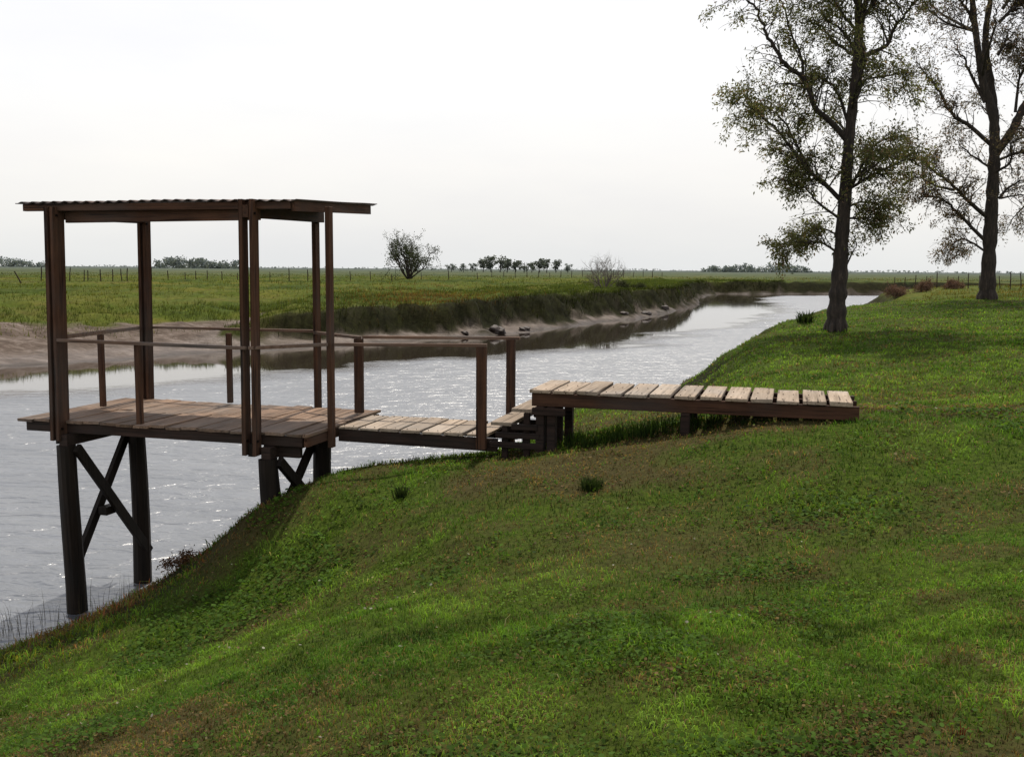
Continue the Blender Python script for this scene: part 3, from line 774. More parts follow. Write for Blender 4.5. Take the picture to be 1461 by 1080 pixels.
# ------------------------------------------------------------------ trees
def catmull(P, sub=6):
    P = [np.array(p, float) for p in P]
    P = [2 * P[0] - P[1]] + P + [2 * P[-1] - P[-2]]
    out = []
    for i in range(1, len(P) - 2):
        for k in range(sub):
            t = k / sub; a, b, c, d = P[i - 1:i + 3]
            out.append(.5 * ((2 * b) + (-a + c) * t + (2 * a - 5 * b + 4 * c - d) * t * t + (-a + 3 * b - 3 * c + d) * t ** 3))
    out.append(P[-2]); return np.array(out)

class Tubes:
    def __init__(s): s.V = []; s.F = []; s.n = 0
    def add(s, pts, rad, sides=6):
        pts = np.asarray(pts); rad = np.asarray(rad); m = len(pts)
        T = np.gradient(pts, axis=0); T /= np.linalg.norm(T, axis=1)[:, None] + 1e-9
        ref = np.array([.31, .92, .12]) if abs(T[0][2]) > .6 else np.array([0., 0, 1])
        U = np.cross(T, ref); U /= np.linalg.norm(U, axis=1)[:, None] + 1e-9; Wv = np.cross(T, U)
        an = np.arange(sides) * 2 * np.pi / sides
        wob = 1 + (.08 * np.sin(3 * an) if sides > 7 else 0 * an)
        ring = pts[:, None, :] + rad[:, None, None] * wob[None, :, None] * (np.cos(an)[None, :, None] * U[:, None, :] + np.sin(an)[None, :, None] * Wv[:, None, :])
        s.V.append(ring.reshape(-1, 3))
        i = (np.arange(m - 1)[:, None] * sides + np.arange(sides)[None, :]); j = (np.arange(m - 1)[:, None] * sides + (np.arange(sides)[None, :] + 1) % sides)
        s.F.append((np.stack([i, j, j + sides, i + sides], 2).reshape(-1, 4)) + s.n); s.n += m * sides
    def mesh(s, name):
        me = quads_mesh(name, np.concatenate(s.V), [np.concatenate(s.F)])
        me.polygons.foreach_set('use_smooth', np.ones(len(me.polygons), bool)); return me

def leaf_quads(P, D, L, Wd, col):
    """pointed leaves: diamond of 4 vertices along D"""
    n = len(P)
    D = D / (np.linalg.norm(D, axis=1)[:, None] + 1e-9)
    rv = rng.normal(0, 1, (n, 3)); S = np.cross(D, rv); S /= np.linalg.norm(S, axis=1)[:, None] + 1e-9
    a = P; b = P + D * (L * .45)[:, None] + S * (Wd * .5)[:, None]; c = P + D * L[:, None]; d = P + D * (L * .45)[:, None] - S * (Wd * .5)[:, None]
    V = np.stack([a, b, c, d], 1).reshape(-1, 3)
    return V, [np.arange(n)[:, None] * 4 + np.arange(4)[None, :]], np.repeat(col, 4, 0)

def unit(v): return v / (np.linalg.norm(v) + 1e-9)

def grow(tb, leaves, limb, r0, r1, twig_n, twig_len, leaf_per, lsz, start=.3, droop=.5, leaf_cols=None, sides=7):
    P = catmull(limb, 5) if len(limb) > 2 else np.array(limb, float)
    m = len(P); P = P + rng.normal(0, .03, P.shape) * np.linspace(0, 1, m)[:, None] * twig_len
    tb.add(P, np.linspace(r0, r1, m), sides)
    Ln = np.linalg.norm(P[-1] - P[0])
    for q in range(twig_n):
        t = start + (1 - start) * (q + rng.random()) / twig_n
        k = min(m - 2, int(t * (m - 1))); base = P[k] + (P[k + 1] - P[k]) * (t * (m - 1) - k)
        dr = unit(P[k + 1] - P[k]); rv = unit(rng.normal(0, 1, 3)); rv = unit(rv - dr * rv.dot(dr))
        d0 = unit(dr * rng.uniform(.3, 1.1) + rv * rng.uniform(.5, 1.1) + np.array([0, 0, .25]))
        L = twig_len * rng.uniform(.5, 1.15) * (1.15 - .45 * t)
        pts = [base]; d = d0; ns = 5
        for s_ in range(ns):
            d = unit(d + rng.normal(0, .18, 3) + np.array([0, 0, -.12 * droop * s_])); pts.append(pts[-1] + d * L / ns)
        pts = np.array(pts); rr = min(.028, max(.006, (r0 + (r1 - r0) * t) * .38)); tb.add(pts, np.linspace(rr, .004, ns + 1), 4)
        subs = [(pts, 1.0)]
        for _ in range(3):
            kk = rng.integers(1, ns); b2 = pts[kk]; d2 = unit(unit(pts[kk + 1] - pts[kk]) + rng.normal(0, .65, 3)); L2 = L * rng.uniform(.3, .6)
            sp = [b2]
            for s_ in range(3):
                d2 = unit(d2 + rng.normal(0, .2, 3) + np.array([0, 0, -.16 * droop * s_])); sp.append(sp[-1] + d2 * L2 / 3)
            sp = np.array(sp); tb.add(sp, np.linspace(rr * .5, .003, 4), 3); subs.append((sp, .7))
        for sp, wgt in subs:
            if rng.random() < .54: continue
            nl = int(leaf_per * wgt * rng.uniform(.6, 1.5))
            if nl < 1: continue
            tt = rng.uniform(.3, 1, nl) * (len(sp) - 1); ki = np.minimum(tt.astype(int), len(sp) - 2)
            pos = sp[ki] + (sp[ki + 1] - sp[ki]) * (tt - ki)[:, None] + rng.normal(0, lsz * .85, (nl, 3))
            D = rng.normal(0, .6, (nl, 3)) + np.array([0, 0, -.55 * droop - .1]) + .5 * unit(sp[-1] - sp[0])
            Ls = lsz * rng.uniform(.7, 1.3, nl)
            c1, c2, c3 = leaf_cols
            mixv = rng.random(nl)[:, None]; col = c1 + (c2 - c1) * mixv
            col = np.where(rng.random(nl)[:, None] < .12, c3, col) * rng.uniform(.5, 1.4)
            leaves.append(leaf_quads(pos, D, Ls, Ls * .36, col))

LC1 = (np.array([.070, .082, .030]), np.array([.150, .148, .062]), np.array([.18, .12, .08]))
LC2 = (np.array([.075, .070, .040]), np.array([.150, .112, .080]), np.array([.18, .10, .078]))

def big_tree(name, loc, U, base, trunk, limbs, extra, label, LC, seed, straighten):
    """limbs are drawn in a unit grid (x right, y down) scaled by U metres; each gets its own depth swing"""
    global rng
    rng = np.random.default_rng(seed)
    root = empty(name, loc, label, 'tree')
    tb = Tubes(); leaves = []
    def loc3(p, dep=0.0): z = (base[1] - p[1]) * U; return np.array([(p[0] - base[0]) * U - z * straighten, dep, z])
    for pts, rads in trunk:
        P = catmull([loc3(p[:2], p[2] if len(p) > 2 else 0) for p in pts], 6); rr = np.interp(np.linspace(0, 1, len(P)), np.linspace(0, 1, len(rads)), rads) * U
        rr = rr * (1 + .07 * np.sin(np.arange(len(P)) * 1.7) + .05 * rng.normal(0, 1, len(P)))
        tb.add(P, rr, 14)
    # root flare
    for k in range(7):
        a = k * 2 * np.pi / 7 + rng.random() * .5; r = trunk[0][1][0] * U
        tb.add(np.array([[math.cos(a) * r * .5, math.sin(a) * r * .5, r * 1.5], [math.cos(a) * r * .85, math.sin(a) * r * .85, r * .5], [math.cos(a) * r * 1.12, math.sin(a) * r * 1.12, -.12]]), np.array([.25, .34, .22]) * r, 6)
    for L in limbs:
        pts, r0, tw, tl, lp = L[:5]; dep = L[5] if len(L) > 5 else rng.uniform(-1, 1) * 1.2
        n = len(pts); P = [loc3(p, dep * (k / (n - 1)) ** 1.2) for k, p in enumerate(pts)]
        grow(tb, leaves, P, r0 * U * .8, max(.012, r0 * U * .16), int(tw * 2.5), tl * 1.3, int(lp * 1.65), .105 * (U / .0095) ** .5, start=.12, leaf_cols=LC)
    for (h, az, ln, rise, r0, tw, tl, lp) in extra:     # limbs towards and away from the viewer, and the top above the picture
        tr = [p for p in trunk[0][0]]; yy_ = base[1] - h / U
        ys = [p[1] for p in tr][::-1]; xs = [p[0] for p in tr][::-1]
        b0 = loc3((np.interp(yy_, ys, xs), yy_)); d = np.array([math.sin(R(az)), math.cos(R(az)), 0])
        P = [b0, b0 + d * ln * .35 + np.array([0, 0, rise * .3]), b0 + d * ln * .72 + np.array([rng.normal(0, .3), rng.normal(0, .3), rise * .75]), b0 + d * ln + np.array([0, 0, rise])]
        grow(tb, leaves, P, r0 * U * .8, max(.012, r0 * U * .16), int(tw * 2.5), tl * 1.3, int(lp * 1.65), .105 * (U / .0095) ** .5, start=.12, leaf_cols=LC)
    link('trunk', tb.mesh('trunk'), M['bark'], root)
    V, F, T = merge(leaves)
    link('crown', quads_mesh('crown', V, F, T), M['leaf'], root)
    return root

U1 = 29.7 / 1402 / 2.25
t1_trunk = [([(482, 1046), (486, 960), (493, 880), (500, 760), (512, 600), (522, 450), (535, 330), (548, 200), (552, 90), (550, -20), (560, -160), (575, -330), (580, -480)], [32, 27, 25, 22, 19, 16.5, 15.5, 14.5, 13, 11, 9, 6, 2]),
            ([(548, 260, 0), (575, 190, .3), (578, 110, .6), (600, 20, .8), (640, -90, 1.0), (660, -220, 1.2)], [13, 12, 10, 9, 7, 3])]
t1_limbs = [
    ([(520, 452), (460, 390), (410, 350), (380, 270), (320, 225), (262, 150), (235, 85), (190, 40), (150, 30)], 13, 16, 1.1, 20, -.6),
    ([(380, 270), (375, 190), (345, 110), (330, 40), (300, -20)], 6, 10, 1.0, 20, .5),
    ([(508, 645), (440, 580), (395, 550), (340, 490), (280, 430), (215, 370), (150, 350)], 10, 22, 1.15, 34, -.8),
    ([(446, 588), (400, 530), (350, 420), (300, 350), (240, 320)], 7, 16, 1.05, 32, .9),
    ([(505, 700), (430, 640), (390, 590), (350, 580)], 6, 10, .85, 26, .5),
    ([(520, 600), (560, 575), (610, 545), (690, 515), (720, 540)], 7, 14, .9, 24, -.7),
    ([(522, 610), (560, 540), (600, 480), (650, 440), (700, 470)], 7, 14, 1.0, 28, .6),
    ([(520, 400), (495, 310), (465, 265), (425, 240), (400, 290)], 7, 13, .95, 26, .7),
    ([(545, 200), (520, 150), (480, 110), (435, 90), (400, 30)], 7, 13, 1.0, 24, -.4),
    ([(570, 190), (635, 160), (655, 110), (690, 60), (735, 10), (760, -40)], 9, 15, 1.05, 22, -.6),
    ([(540, 340), (575, 265), (640, 250), (700, 235), (730, 270)], 6, 14, .95, 22, .6),
    ([(530, 300), (560, 240), (600, 210)], 4, 7, .8, 18, .5),
    ([(496, 806), (440, 770), (390, 765), (330, 770), (285, 790)], 5, 14, .75, 26, -.5),
    ([(500, 748), (440, 720), (400, 730), (360, 760)], 4, 10, .7, 24, .6),
    ([(515, 690), (550, 690), (590, 690), (620, 705)], 5, 12, .7, 26, -.4),
    ([(512, 660), (560, 640), (620, 640), (660, 650)], 5, 12, .75, 26, .5),
    ([(510, 850), (530, 800), (545, 770)], 4, 4, .5, 10, -.2),
    ([(555, 90), (600, 30), (640, -60), (720, -130)], 8, 12, 1.1, 22, .5),
    ([(550, 40), (500, -10), (420, -60), (330, -90)], 9, 14, 1.2, 24, -.5),
    ([(548, 120), (500, 40), (480, -30)], 7, 10, 1.1, 22, .8)]
t1_extra = [(4.2, 175, 2.2, .9, 5, 8, .8, 16), (5.6, 10, 2.6, 1.4, 6, 10, .9, 16), (6.5, 195, 2.6, 1.4, 7, 10, .9, 16), (8.0, 350, 3.0, 1.8, 7, 10, 1.0, 16), (9.0, 160, 2.8, 2.0, 7, 10, 1.0, 16)] + \
           [(10.6 + k * .42, (k * 137) % 360, 3.2 - k * .14, 1.9, 7 - k * .3, 15, 1.25, 44) for k in range(11)]
T1 = (9.75, 29.6)
big_tree('eucalyptus_tree', (T1[0], T1[1], gz(*T1) - .03), U1, (482, 1046), t1_trunk, t1_limbs, t1_extra, 'tall dark trunk tree with airy olive leaves at the edge of the river bank', LC1, 5, .042)

U2 = 47.5 / 1402 / 2.25
t2_trunk = [([(962, 962), (966, 880), (972, 760), (978, 640), (984, 520), (985, 430), (972, 350), (950, 290), (935, 200), (922, 100), (912, 0), (905, -120), (890, -260), (880, -400)], [27, 22, 20, 18, 16.5, 15, 13, 11, 10, 9, 8, 6, 5, 3]),
            ([(985, 450, 0), (996, 370, .4), (996, 270, .8), (992, 180, 1.1), (1000, 90, 1.3), (1020, -20, 1.4), (1030, -160, 1.6)], [14, 13, 12, 11, 9, 7, 3]),
            ([(990, 500, 0), (1020, 440, -.5), (1045, 370, -.9), (1085, 300, -1.2), (1120, 220, -1.5), (1150, 80, -1.8)], [13, 13, 12, 10, 8, 4])]
t2_limbs = [
    ([(982, 480), (900, 415), (845, 385), (800, 320), (760, 275), (715, 235)], 9, 17, 1.2, 16, -.8),
    ([(955, 345), (920, 260), (895, 190), (870, 140)], 7, 9, 1.3, 9, .8),
    ([(974, 708), (900, 650), (860, 615), (800, 570), (740, 530), (700, 480)], 9, 19, 1.2, 22, -.8),
    ([(860, 615), (800, 600), (750, 570), (710, 600)], 5, 13, 1.1, 22, .8),
    ([(970, 785), (900, 720), (860, 680), (800, 640), (740, 640)], 8, 16, 1.0, 22, -.4),
    ([(970, 815), (900, 770), (870, 775), (850, 820)], 5, 13, .9, 20, .4),
    ([(982, 552), (910, 490), (880, 440)], 5, 9, 1.1, 12, .9),
    ([(1000, 520), (1050, 500), (1100, 490), (1160, 500)], 6, 13, 1.1, 16, -.6),
    ([(1000, 640), (1035, 605), (1090, 580), (1150, 570)], 6, 11, 1.1, 14, .5),
    ([(1005, 640), (1060, 630), (1110, 645)], 4, 9, 1.0, 14, -.5),
    ([(1085, 660), (1050, 700), (1030, 750)], 3, 8, .8, 14, .3),
    ([(925, 120), (890, 60), (840, 20), (790, -30)], 7, 13, 1.4, 17, -.6),
    ([(930, 130), (860, 110), (800, 70), (760, 10)], 6, 12, 1.3, 15, .5),
    ([(1000, 100), (1040, 60), (1080, 30), (1130, 40)], 7, 20, 1.3, 34, -.5),
    ([(1010, 60), (1050, 10), (1090, -20)], 7, 18, 1.3, 34, .5),
    ([(996, 200), (1030, 150), (1060, 170)], 6, 13, 1.2, 24, .4),
    ([(1050, 374), (1060, 270), (1080, 220), (1075, 170)], 6, 14, 1.2, 24, -.3),
    ([(1030, 430), (1080, 420), (1140, 380)], 5, 12, 1.2, 24, -.3),
    ([(915, 20), (960, -40), (1010, -90)], 7, 13, 1.4, 22, .3)]
t2_extra = [(6.0, 170, 3.4, 1.5, 6, 9, 1.2, 12), (8.5, 15, 4.0, 2.2, 7, 9, 1.3, 12), (10.5, 200, 3.8, 2.4, 7, 9, 1.3, 12), (12.5, 345, 4.0, 2.6, 7, 9, 1.3, 12)] + \
           [(15.8 + k * .6, (k * 137 + 40) % 360, 4.6 - k * .2, 2.8, 7 - k * .3, 11, 1.5, 18) for k in range(9)]
T2 = (22.85, 47.5)
big_tree('eucalyptus_tree', (T2[0], T2[1], gz(*T2) - .05), U2, (962, 962), t2_trunk, t2_limbs, t2_extra, 'thick forked tree with thin brownish leaves standing farther back at the right edge', LC2, 9, .058)
t3_trunk = [([(480, 1046), (484, 900), (490, 700), (486, 500), (480, 300), (484, 100), (490, -100), (494, -260)], [40, 32, 28, 25, 20, 15, 9, 3])]
t3_extra = [(10.4 + k * .5, (k * 137 + 260) % 360, 4.0 - k * .12, 1.2 + .05 * k, 9 - k * .3, 15, 1.3, 40) for k in range(12)]
T3 = (15.6, 26.5)
big_tree('eucalyptus_tree', (T3[0], T3[1], gz(*T3) - .05), U1, (480, 1046), t3_trunk, [], t3_extra, 'near tree outside the frame whose lowest leaves reach into the top right corner', LC2, 21, .0)
rng = np.random.default_rng(77)

# ------------------------------------------------------------------ round bush tree, bare shrub and low shrubs on the far bank
def twiggy(name, loc, h, wdt, nst, leafn, lsz, cols, label, cat, r0, group=None, spread=1.0, depth=3, bark='bark'):
    root = empty(name, (loc[0], loc[1], gz(*loc) - .05), label, cat, group)
    tb = Tubes(); lv = []
    def rec(p, d, L, r, lev):
        pts = [p]
        for s_ in range(4):
            d = unit(d + rng.normal(0, .16, 3) + np.array([0, 0, .05])); pts.append(pts[-1] + d * L / 4)
        pts = np.array(pts); tb.add(pts, np.linspace(r, r * .55, 5), 5 if lev == 0 else 3)
        if lev < depth:
            for _ in range(3):
                k = rng.integers(2, 5); rec(pts[k], unit(d + rng.normal(0, .55, 3) * spread), L * rng.uniform(.5, .75), r * .55, lev + 1)
        if lev >= depth - 1 and leafn:
            n = rng.poisson(leafn)
            if n:
                t = rng.integers(1, 5, n); pos = pts[t] + rng.normal(0, lsz * 1.1, (n, 3)); Ls = lsz * rng.uniform(.6, 1.3, n)
                col = cols[0] + (cols[1] - cols[0]) * rng.random(n)[:, None]
                lv.append(leaf_quads(pos, rng.normal(0, 1, (n, 3)), Ls, Ls * .6, col * rng.uniform(.6, 1.3)))
    for k in range(nst):
        a = 2 * np.pi * k / nst + rng.random(); e = rng.uniform(.25, 1.0)
        d = unit(np.array([math.cos(a) * e * wdt / h, math.sin(a) * e * wdt / h, 1.0]))
        rec(np.array([math.cos(a) * .1, math.sin(a) * .1, 0]), d, h * rng.uniform(.36, .46), r0, 0)
    link('branches', tb.mesh('branches'), M[bark], root)
    if lv:
        V, F, T = merge(lv); link('crown', quads_mesh('crown', V, F, T), M['far_leaf'], root)
    return root
dk = (np.array([.030, .042, .020]), np.array([.070, .085, .040]))
twiggy('bush_tree', (-15.8, 150), 8.4, 9.5, 14, 10, .22, dk, 'lone round dark tree on the plain between the platform roof and the river', 'tree', .13)
br = (np.array([.06, .045, .035]), np.array([.10, .07, .05]))
twiggy('bare_shrub', (7.8, 84), 3.6, 3.6, 15, 0, .1, br, 'bare twiggy shrub standing on the far bank edge', 'shrub', .045, depth=4, bark='twig')
lowc = (np.array([.022, .030, .012]), np.array([.055, .060, .024]))
for k, (x_, y_, h_, w_, lb) in enumerate([(9.6, 86, .9, 1.8, 'dark low shrub just right of the bare twiggy shrub'), (11.4, 89, 1.0, 2.2, 'wide dark shrub at the right end of the far bank scrub')]):
    twiggy('low_shrub', (x_, y_), h_, w_, 8, 7, .09, lowc, lb, 'shrub', .025, 'low shrubs on the far bank')
pkc = (np.array([.10, .058, .042]), np.array([.19, .115, .085]))
for k, (x_, y_, h_, w_, lb) in enumerate([(34.0, 87.5, 1.7, 3.4, 'low reddish bush at the water end right of the nearer tree trunk'), (37.6, 90, 1.5, 3.4, 'low reddish bush halfway between the water end and the farther big tree'), (42.0, 94, 1.3, 3.0, 'low reddish bush nearest the trunk of the farther big tree')]):
    twiggy('reddish_bush', (x_, y_), h_, w_, 16, 8, .09, pkc, lb, 'bush', .02, 'reddish bushes by the river bend', 1.5)
o_ = twiggy('reddish_bush', (-3.30, 9.72), .2, .26, 10, 5, .025, (np.array([.06, .035, .016]), np.array([.13, .065, .035])), 'small reddish brown clump hanging on the near bank edge by the piles', 'bush', .004)

# ------------------------------------------------------------------ distant trees and woods
HAZ = np.array([.20, .235, .25])  # aerial haze, blended into the foliage colour of distant trees
def clumps(cent, rad, n, size, col, flat=.8):
    """ragged crown: leafy faces spread over a few offset lobes"""
    P = []; Cc = []
    for c, r in zip(cent, rad):
        v = rng.normal(0, 1, (n, 3)); v /= np.linalg.norm(v, axis=1)[:, None]
        P.append(np.array(c) + v * r * (rng.random(n)[:, None] ** .5) * np.array([1, 1, flat]))
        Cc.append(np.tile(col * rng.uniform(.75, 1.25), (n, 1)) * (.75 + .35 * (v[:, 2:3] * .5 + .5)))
    P = np.concatenate(P); Cc = np.concatenate(Cc) * rng.uniform(.8, 1.2, (len(P), 1)); m = len(P); Ls = size * rng.uniform(.6, 1.4, m)
    return leaf_quads(P, rng.normal(0, 1, (m, 3)), Ls, Ls * .7, Cc)
def far_tree(x, y, h, w_, label, group, hz):
    root = empty('plain_tree', (x, y, 2.0), label, 'tree', group)
    tb = Tubes(); tb.add(np.array([[0, 0, 0], [.1, 0, h * .3], [.2, .1, h * .75]]), np.array([.3, .22, .08]) * h / 8, 6)
    for k in range(4):
        a = rng.random() * 6.28; tb.add(np.array([[.1, 0, h * .3], [math.cos(a) * w_ * .2, math.sin(a) * w_ * .2, h * .5], [math.cos(a) * w_ * .35, math.sin(a) * w_ * .35, h * .75]]), np.array([.14, .09, .05]) * h / 8, 5)
    link('trunk', tb.mesh('trunk'), M['bark'], root)
    nl = 9; cs = [(rng.normal(0, w_ * .27), rng.normal(0, w_ * .25), h * rng.uniform(.28, .88)) for _ in range(nl)]
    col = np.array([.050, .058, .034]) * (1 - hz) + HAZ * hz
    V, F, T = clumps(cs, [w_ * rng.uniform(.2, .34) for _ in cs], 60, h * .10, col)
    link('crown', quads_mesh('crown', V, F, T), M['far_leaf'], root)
D2 = 520.
row = [(688, 8.0, 6), (699, 8.6, 7), (712, 8.4, 7), (722, 7.4, 6), (734, 6.6, 4), (746, 7.0, 6), (757, 6.0, 5), (768, 7.6, 6), (778, 7.2, 6), (791, 7.0, 6), (643, 5.0, 4), (660, 4.6, 4), (673, 5.2, 4), (808, 5.0, 4)]
names = ['leftmost and tallest tree of the main distant row', 'second tree from the left of the main distant row', 'third tree from the left of the main distant row', 'fourth tree from the left of the main distant row, closing its left clump',
         'narrow tree left of centre in the distant row', 'rounded tree in the middle of the distant row', 'low tree right of the middle of the distant row', 'third tree from the right in the main distant row', 'second tree from the right in the main distant row', 'rightmost tree of the main distant row',
         'small pale tree farthest left of the distant row', 'small pale tree second in front of the gap left of the distant row', 'small pale tree just left of the distant row', 'small pale lone tree just right of the distant row']
for (px, h_, w_), lb in zip(row, names):
    d_ = D2 + rng.uniform(-25, 25)
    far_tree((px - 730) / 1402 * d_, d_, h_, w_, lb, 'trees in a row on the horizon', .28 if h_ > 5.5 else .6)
def wood(name, x0, x1, d_, h_, label, hz, dens=.16):
    n = int((x1 - x0) * dens); cs = []; rs = []
    for k in range(n):
        x = rng.uniform(x0, x1); e = min(1, (x - x0) / (.12 * (x1 - x0)) + .35, (x1 - x) / (.12 * (x1 - x0)) + .35)
        hh = h_ * e * (.45 + .8 * fbm(np.array([x * .03]), np.array([d_ * .01]), 501, 3)[0]); r = hh * rng.uniform(.22, .4)
        cs.append((x, d_ + rng.uniform(-25, 25), 1.2 + rng.uniform(0, 1) * (hh - r))); rs.append(r)
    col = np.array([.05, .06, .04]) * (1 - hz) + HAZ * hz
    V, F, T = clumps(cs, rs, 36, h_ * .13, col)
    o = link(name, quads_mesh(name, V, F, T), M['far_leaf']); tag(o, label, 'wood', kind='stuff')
def wx(px, d_): return (px - 730) / 1402 * d_
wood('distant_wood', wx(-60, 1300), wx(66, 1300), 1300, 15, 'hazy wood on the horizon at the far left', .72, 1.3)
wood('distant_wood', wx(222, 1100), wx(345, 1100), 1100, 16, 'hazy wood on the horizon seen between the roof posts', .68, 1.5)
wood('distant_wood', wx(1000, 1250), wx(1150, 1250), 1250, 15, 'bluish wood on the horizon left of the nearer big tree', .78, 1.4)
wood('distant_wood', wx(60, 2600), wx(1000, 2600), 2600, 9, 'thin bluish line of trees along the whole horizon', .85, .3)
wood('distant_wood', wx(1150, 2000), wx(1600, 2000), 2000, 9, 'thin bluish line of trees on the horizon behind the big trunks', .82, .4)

# ------------------------------------------------------------------ fences
def fence(label, pts, lean, hgt=1.35, r=.055):
    root = empty('wire_fence', (pts[0][0], pts[0][1], gz(*pts[0])), label, 'fence')
    base = Vector(root.location); tops = []
    mb0 = MB(); mb0.pole((0, 0, -.25), (0, 0, hgt), r, r * .85, 7, 1.0, .02, 3)
    me = bpy.data.meshes.new('post'); mb0.bm.to_mesh(me); mb0.bm.free()
    for k, (x, y) in enumerate(pts):
        o = link('post', me, M['dark_x'], root, Vector((x, y, gz(x, y))) - base)
        o.rotation_euler = (rng.normal(0, .04), lean.get(k, rng.normal(0, .05)), rng.random() * 6)
        s = rng.uniform(.82, 1.15); o.scale = (s, s, s)
        tops.append(Vector((x, y, gz(x, y))) - base)
    mb = MB()
    for a, b in zip(tops[:-1], tops[1:]):
        for z in (.4, .75, 1.1): mb.bar(a + Vector((0, 0, z)), b + Vector((0, 0, z)), .012, .012, 1.0, bev=0)
    mb.build('wire', M['dark_x'], root)
pl = []
for px in (-40, -14, 66, 97, 122, 131, 145, 158, 171, 185, 197, 216, 240, 262, 281, 298, 317, 338, 362, 386, 411, 440, 470, 498, 530, 560, 600, 640, 680):
    d_ = 96 + (px) * .05
    pl.append((wx(px, d_), d_ + rng.uniform(-1, 1)))
fence('weathered post and wire fence crossing the plain behind the platform', pl, {})
pl = [(wx(px, 190), 190 + (px - 700) * .1) for px in range(700, 985, 17)]
fence('faint far post and wire fence between the river and the distant tree row', pl, {}, 1.4, .07)
pl = [(wx(px, d_), d_) for px, d_ in zip(range(1272, 1520, 15), np.linspace(108, 80, 17))]
fence('thin post and wire fence behind the farther big tree', pl, {}, 1.45, .05)
o = empty('leaning_post', (wx(28, 88), 88, gz(wx(28, 88), 88)), 'leaning broken post in the grass at the far left', 'post')
obj_in(o, 'shaft', M['dark_x'], lambda mb: mb.pole((.35, 0, -.2), (-.3, 0, 1.25), .07, .05, 8, 1.0, .03, 4))

# ------------------------------------------------------------------ clods, tufts, reeds
def clod(x, y, r, label, flat=.55):
    bm = bmesh.new(); bmesh.ops.create_icosphere(bm, subdivisions=3, radius=r)
    for v in bm.verts:
        n = fbm(np.array([v.co.x / r * 1.6 + x]), np.array([v.co.y / r * 1.6 + v.co.z / r * 2.1 + y]), 601, 4)[0]
        v.co *= .25 + 1.4 * n; v.co.z *= flat; v.co.x *= 1.25
    me = bpy.data.meshes.new('earth_clod'); bm.to_mesh(me); bm.free()
    for p_ in me.polygons: p_.use_smooth = True
    o = link('earth_clod', me, CL, loc=(x, y, max(0, gz(x, y)) + r * .18)); o.rotation_euler = (0, 0, rng.random() * 6)
    tag(o, label, 'clod', 'earth clods fallen at the foot of the far bank')
def clod_mat():
    m, nt, ns, lk = new_mat('wet_brown_earth')
    tc = N(nt, 'ShaderNodeTexCoord'); n1 = N(nt, 'ShaderNodeTexNoise', Scale=5.0, Detail=8.0, Roughness=.7); lk.new(tc.outputs['Object'], n1.inputs['Vector'])
    r = ramp(nt, n1.outputs['Fac'], [(.35, (.016, .011, .008)), (.6, (.05, .032, .024)), (.75, (.09, .06, .048))])
    b = N(nt, 'ShaderNodeBump', Strength=.9, Distance=.08); lk.new(n1.outputs['Fac'], b.inputs['Height'])
    p = N(nt, 'ShaderNodeBsdfPrincipled', Roughness=.6); lk.new(r.outputs['Color'], p.inputs['Base Color']); lk.new(b.outputs[0], p.inputs['Normal'])
    o = N(nt, 'ShaderNodeOutputMaterial'); lk.new(p.outputs[0], o.inputs[0]); return m
CL = clod_mat()
for x, y, r, lb in [(-.9, 55.6, .5, 'largest brown earth clod on the mud below the far bank'), (-2.6, 53.6, .25, 'small earth clod left of the largest one on the mud'), (.7, 58.0, .3, 'low earth clod just right of the largest one'),
                    (8.4, 74.0, .32, 'earth clod on the mud below the low shrubs'), (10.6, 78.2, .36, 'reddish earth clod second from the bank corner'), (13.3, 86.4, .4, 'earth clod nearest the corner of the far bank')]:
    clod(x, y, r, lb)

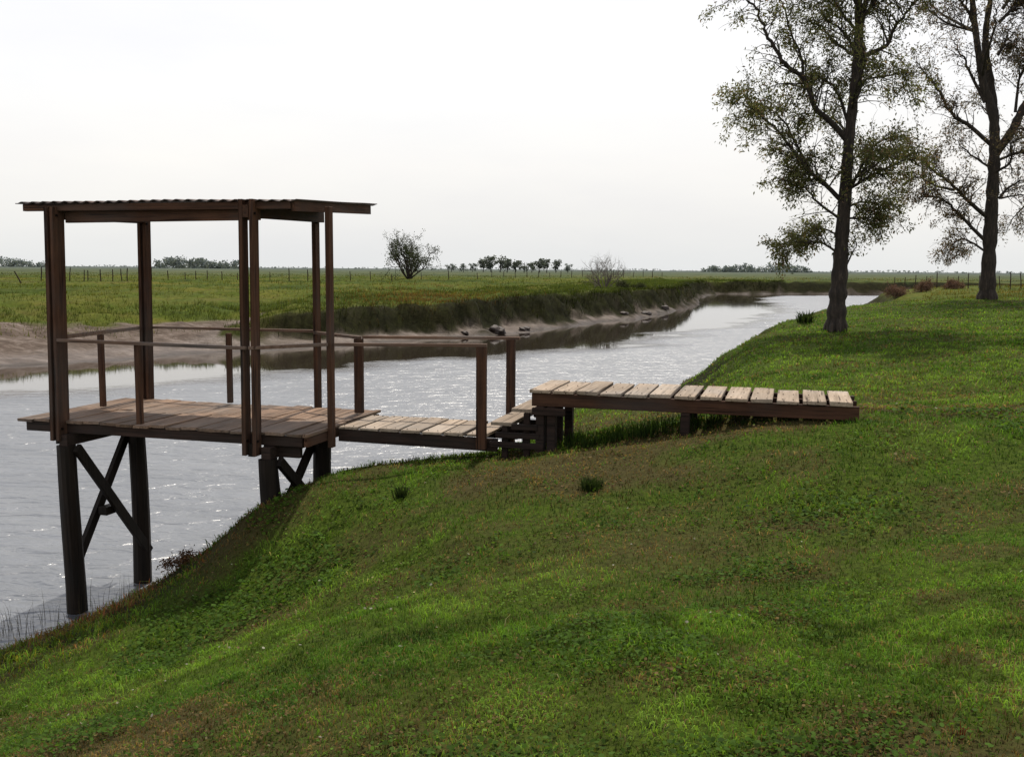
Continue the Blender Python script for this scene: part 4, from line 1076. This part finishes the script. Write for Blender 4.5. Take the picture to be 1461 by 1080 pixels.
def tuft(x, y, n, hgt, spread, label, cols, name='grass_tuft', cat='grass tuft', wd=.004):
    px, py = rng.normal(0, spread, n), rng.normal(0, spread, n)
    P = np.stack([px, py, np.zeros(n)], 1)
    col = cols[0] + (cols[1] - cols[0]) * rng.random(n)[:, None]
    bl = blades(P, hgt * rng.uniform(.5, 1.1, n), np.full(n, wd) * rng.uniform(.7, 1.4, n), rng.uniform(0, 3.14, n), rng.uniform(.1, .8, n), np.arctan2(py, px) + rng.normal(0, .6, n), col)
    o = link(name, quads_mesh(name, *bl), M['grass'], loc=(x, y, gz(x, y))); return tag(o, label, cat)
dkg = (np.array([.012, .022, .008]), np.array([.035, .055, .015]))
tuft(.64, 7.75, 330, .125, .036, 'dark bushy grass tuft on the lawn below the boardwalk', dkg, wd=.006)
tuft(-.95, 8.35, 150, .14, .024, 'dark upright grass tuft on the lawn nearer the platform piles', dkg, wd=.006)
tuft(1.50, 3.12, 9, .07, .008, 'small red weed sprig near the bottom right corner', (np.array([.10, .02, .012]), np.array([.15, .04, .02])), 'red_sprig', 'weed', .005)
tuft(10.9, 36.6, 90, .55, .12, 'small upright plant on the bank edge left of the nearer big tree', dkg, 'bank_plant', 'plant', .05)
n = 5200
a_ = rng.uniform(-2.2, .45, n); b_ = rng.uniform(9.05, 9.95, n); x = a_ * math.cos(ROT) - b_ * math.sin(ROT); y = a_ * math.sin(ROT) + b_ * math.cos(ROT)
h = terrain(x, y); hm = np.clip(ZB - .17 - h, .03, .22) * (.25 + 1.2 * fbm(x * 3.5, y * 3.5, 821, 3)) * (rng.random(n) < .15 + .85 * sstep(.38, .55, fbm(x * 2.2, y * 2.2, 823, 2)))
bl = blades(np.stack([x, y, h], 1), hm * rng.uniform(.35, .95, n), rng.uniform(.005, .010, n), rng.uniform(0, 3.14, n), rng.uniform(.1, .7, n), rng.uniform(0, 6.28, n), np.array([[.022, .042, .008]]) * rng.uniform(.5, 1.5, n)[:, None])  # blade colour darkened to carry the boardwalk's shadow
o = link('shade_grass', quads_mesh('shade_grass', *bl), M['grass']); tag(o, 'taller grass coloured dark for the shade under the boardwalk', 'grass', kind='stuff')
n = 190
x = rng.uniform(-5.9, -4.1, n); y = 9.15 + (x + 4.9) * 1.35 + rng.uniform(.05, .75, n)
bl = blades(np.stack([x, y, np.full(n, -.05)], 1), rng.uniform(.15, .48, n), np.full(n, .005), rng.uniform(0, 3.14, n), rng.uniform(.02, .35, n), rng.uniform(0, 6.28, n), np.tile(np.array([[.05, .045, .03]]), (n, 1)))
o = link('reeds', quads_mesh('reeds', *bl), M['grass']); tag(o, 'thin sparse reeds standing in the shallow water beside the front pile', 'reeds', kind='stuff')
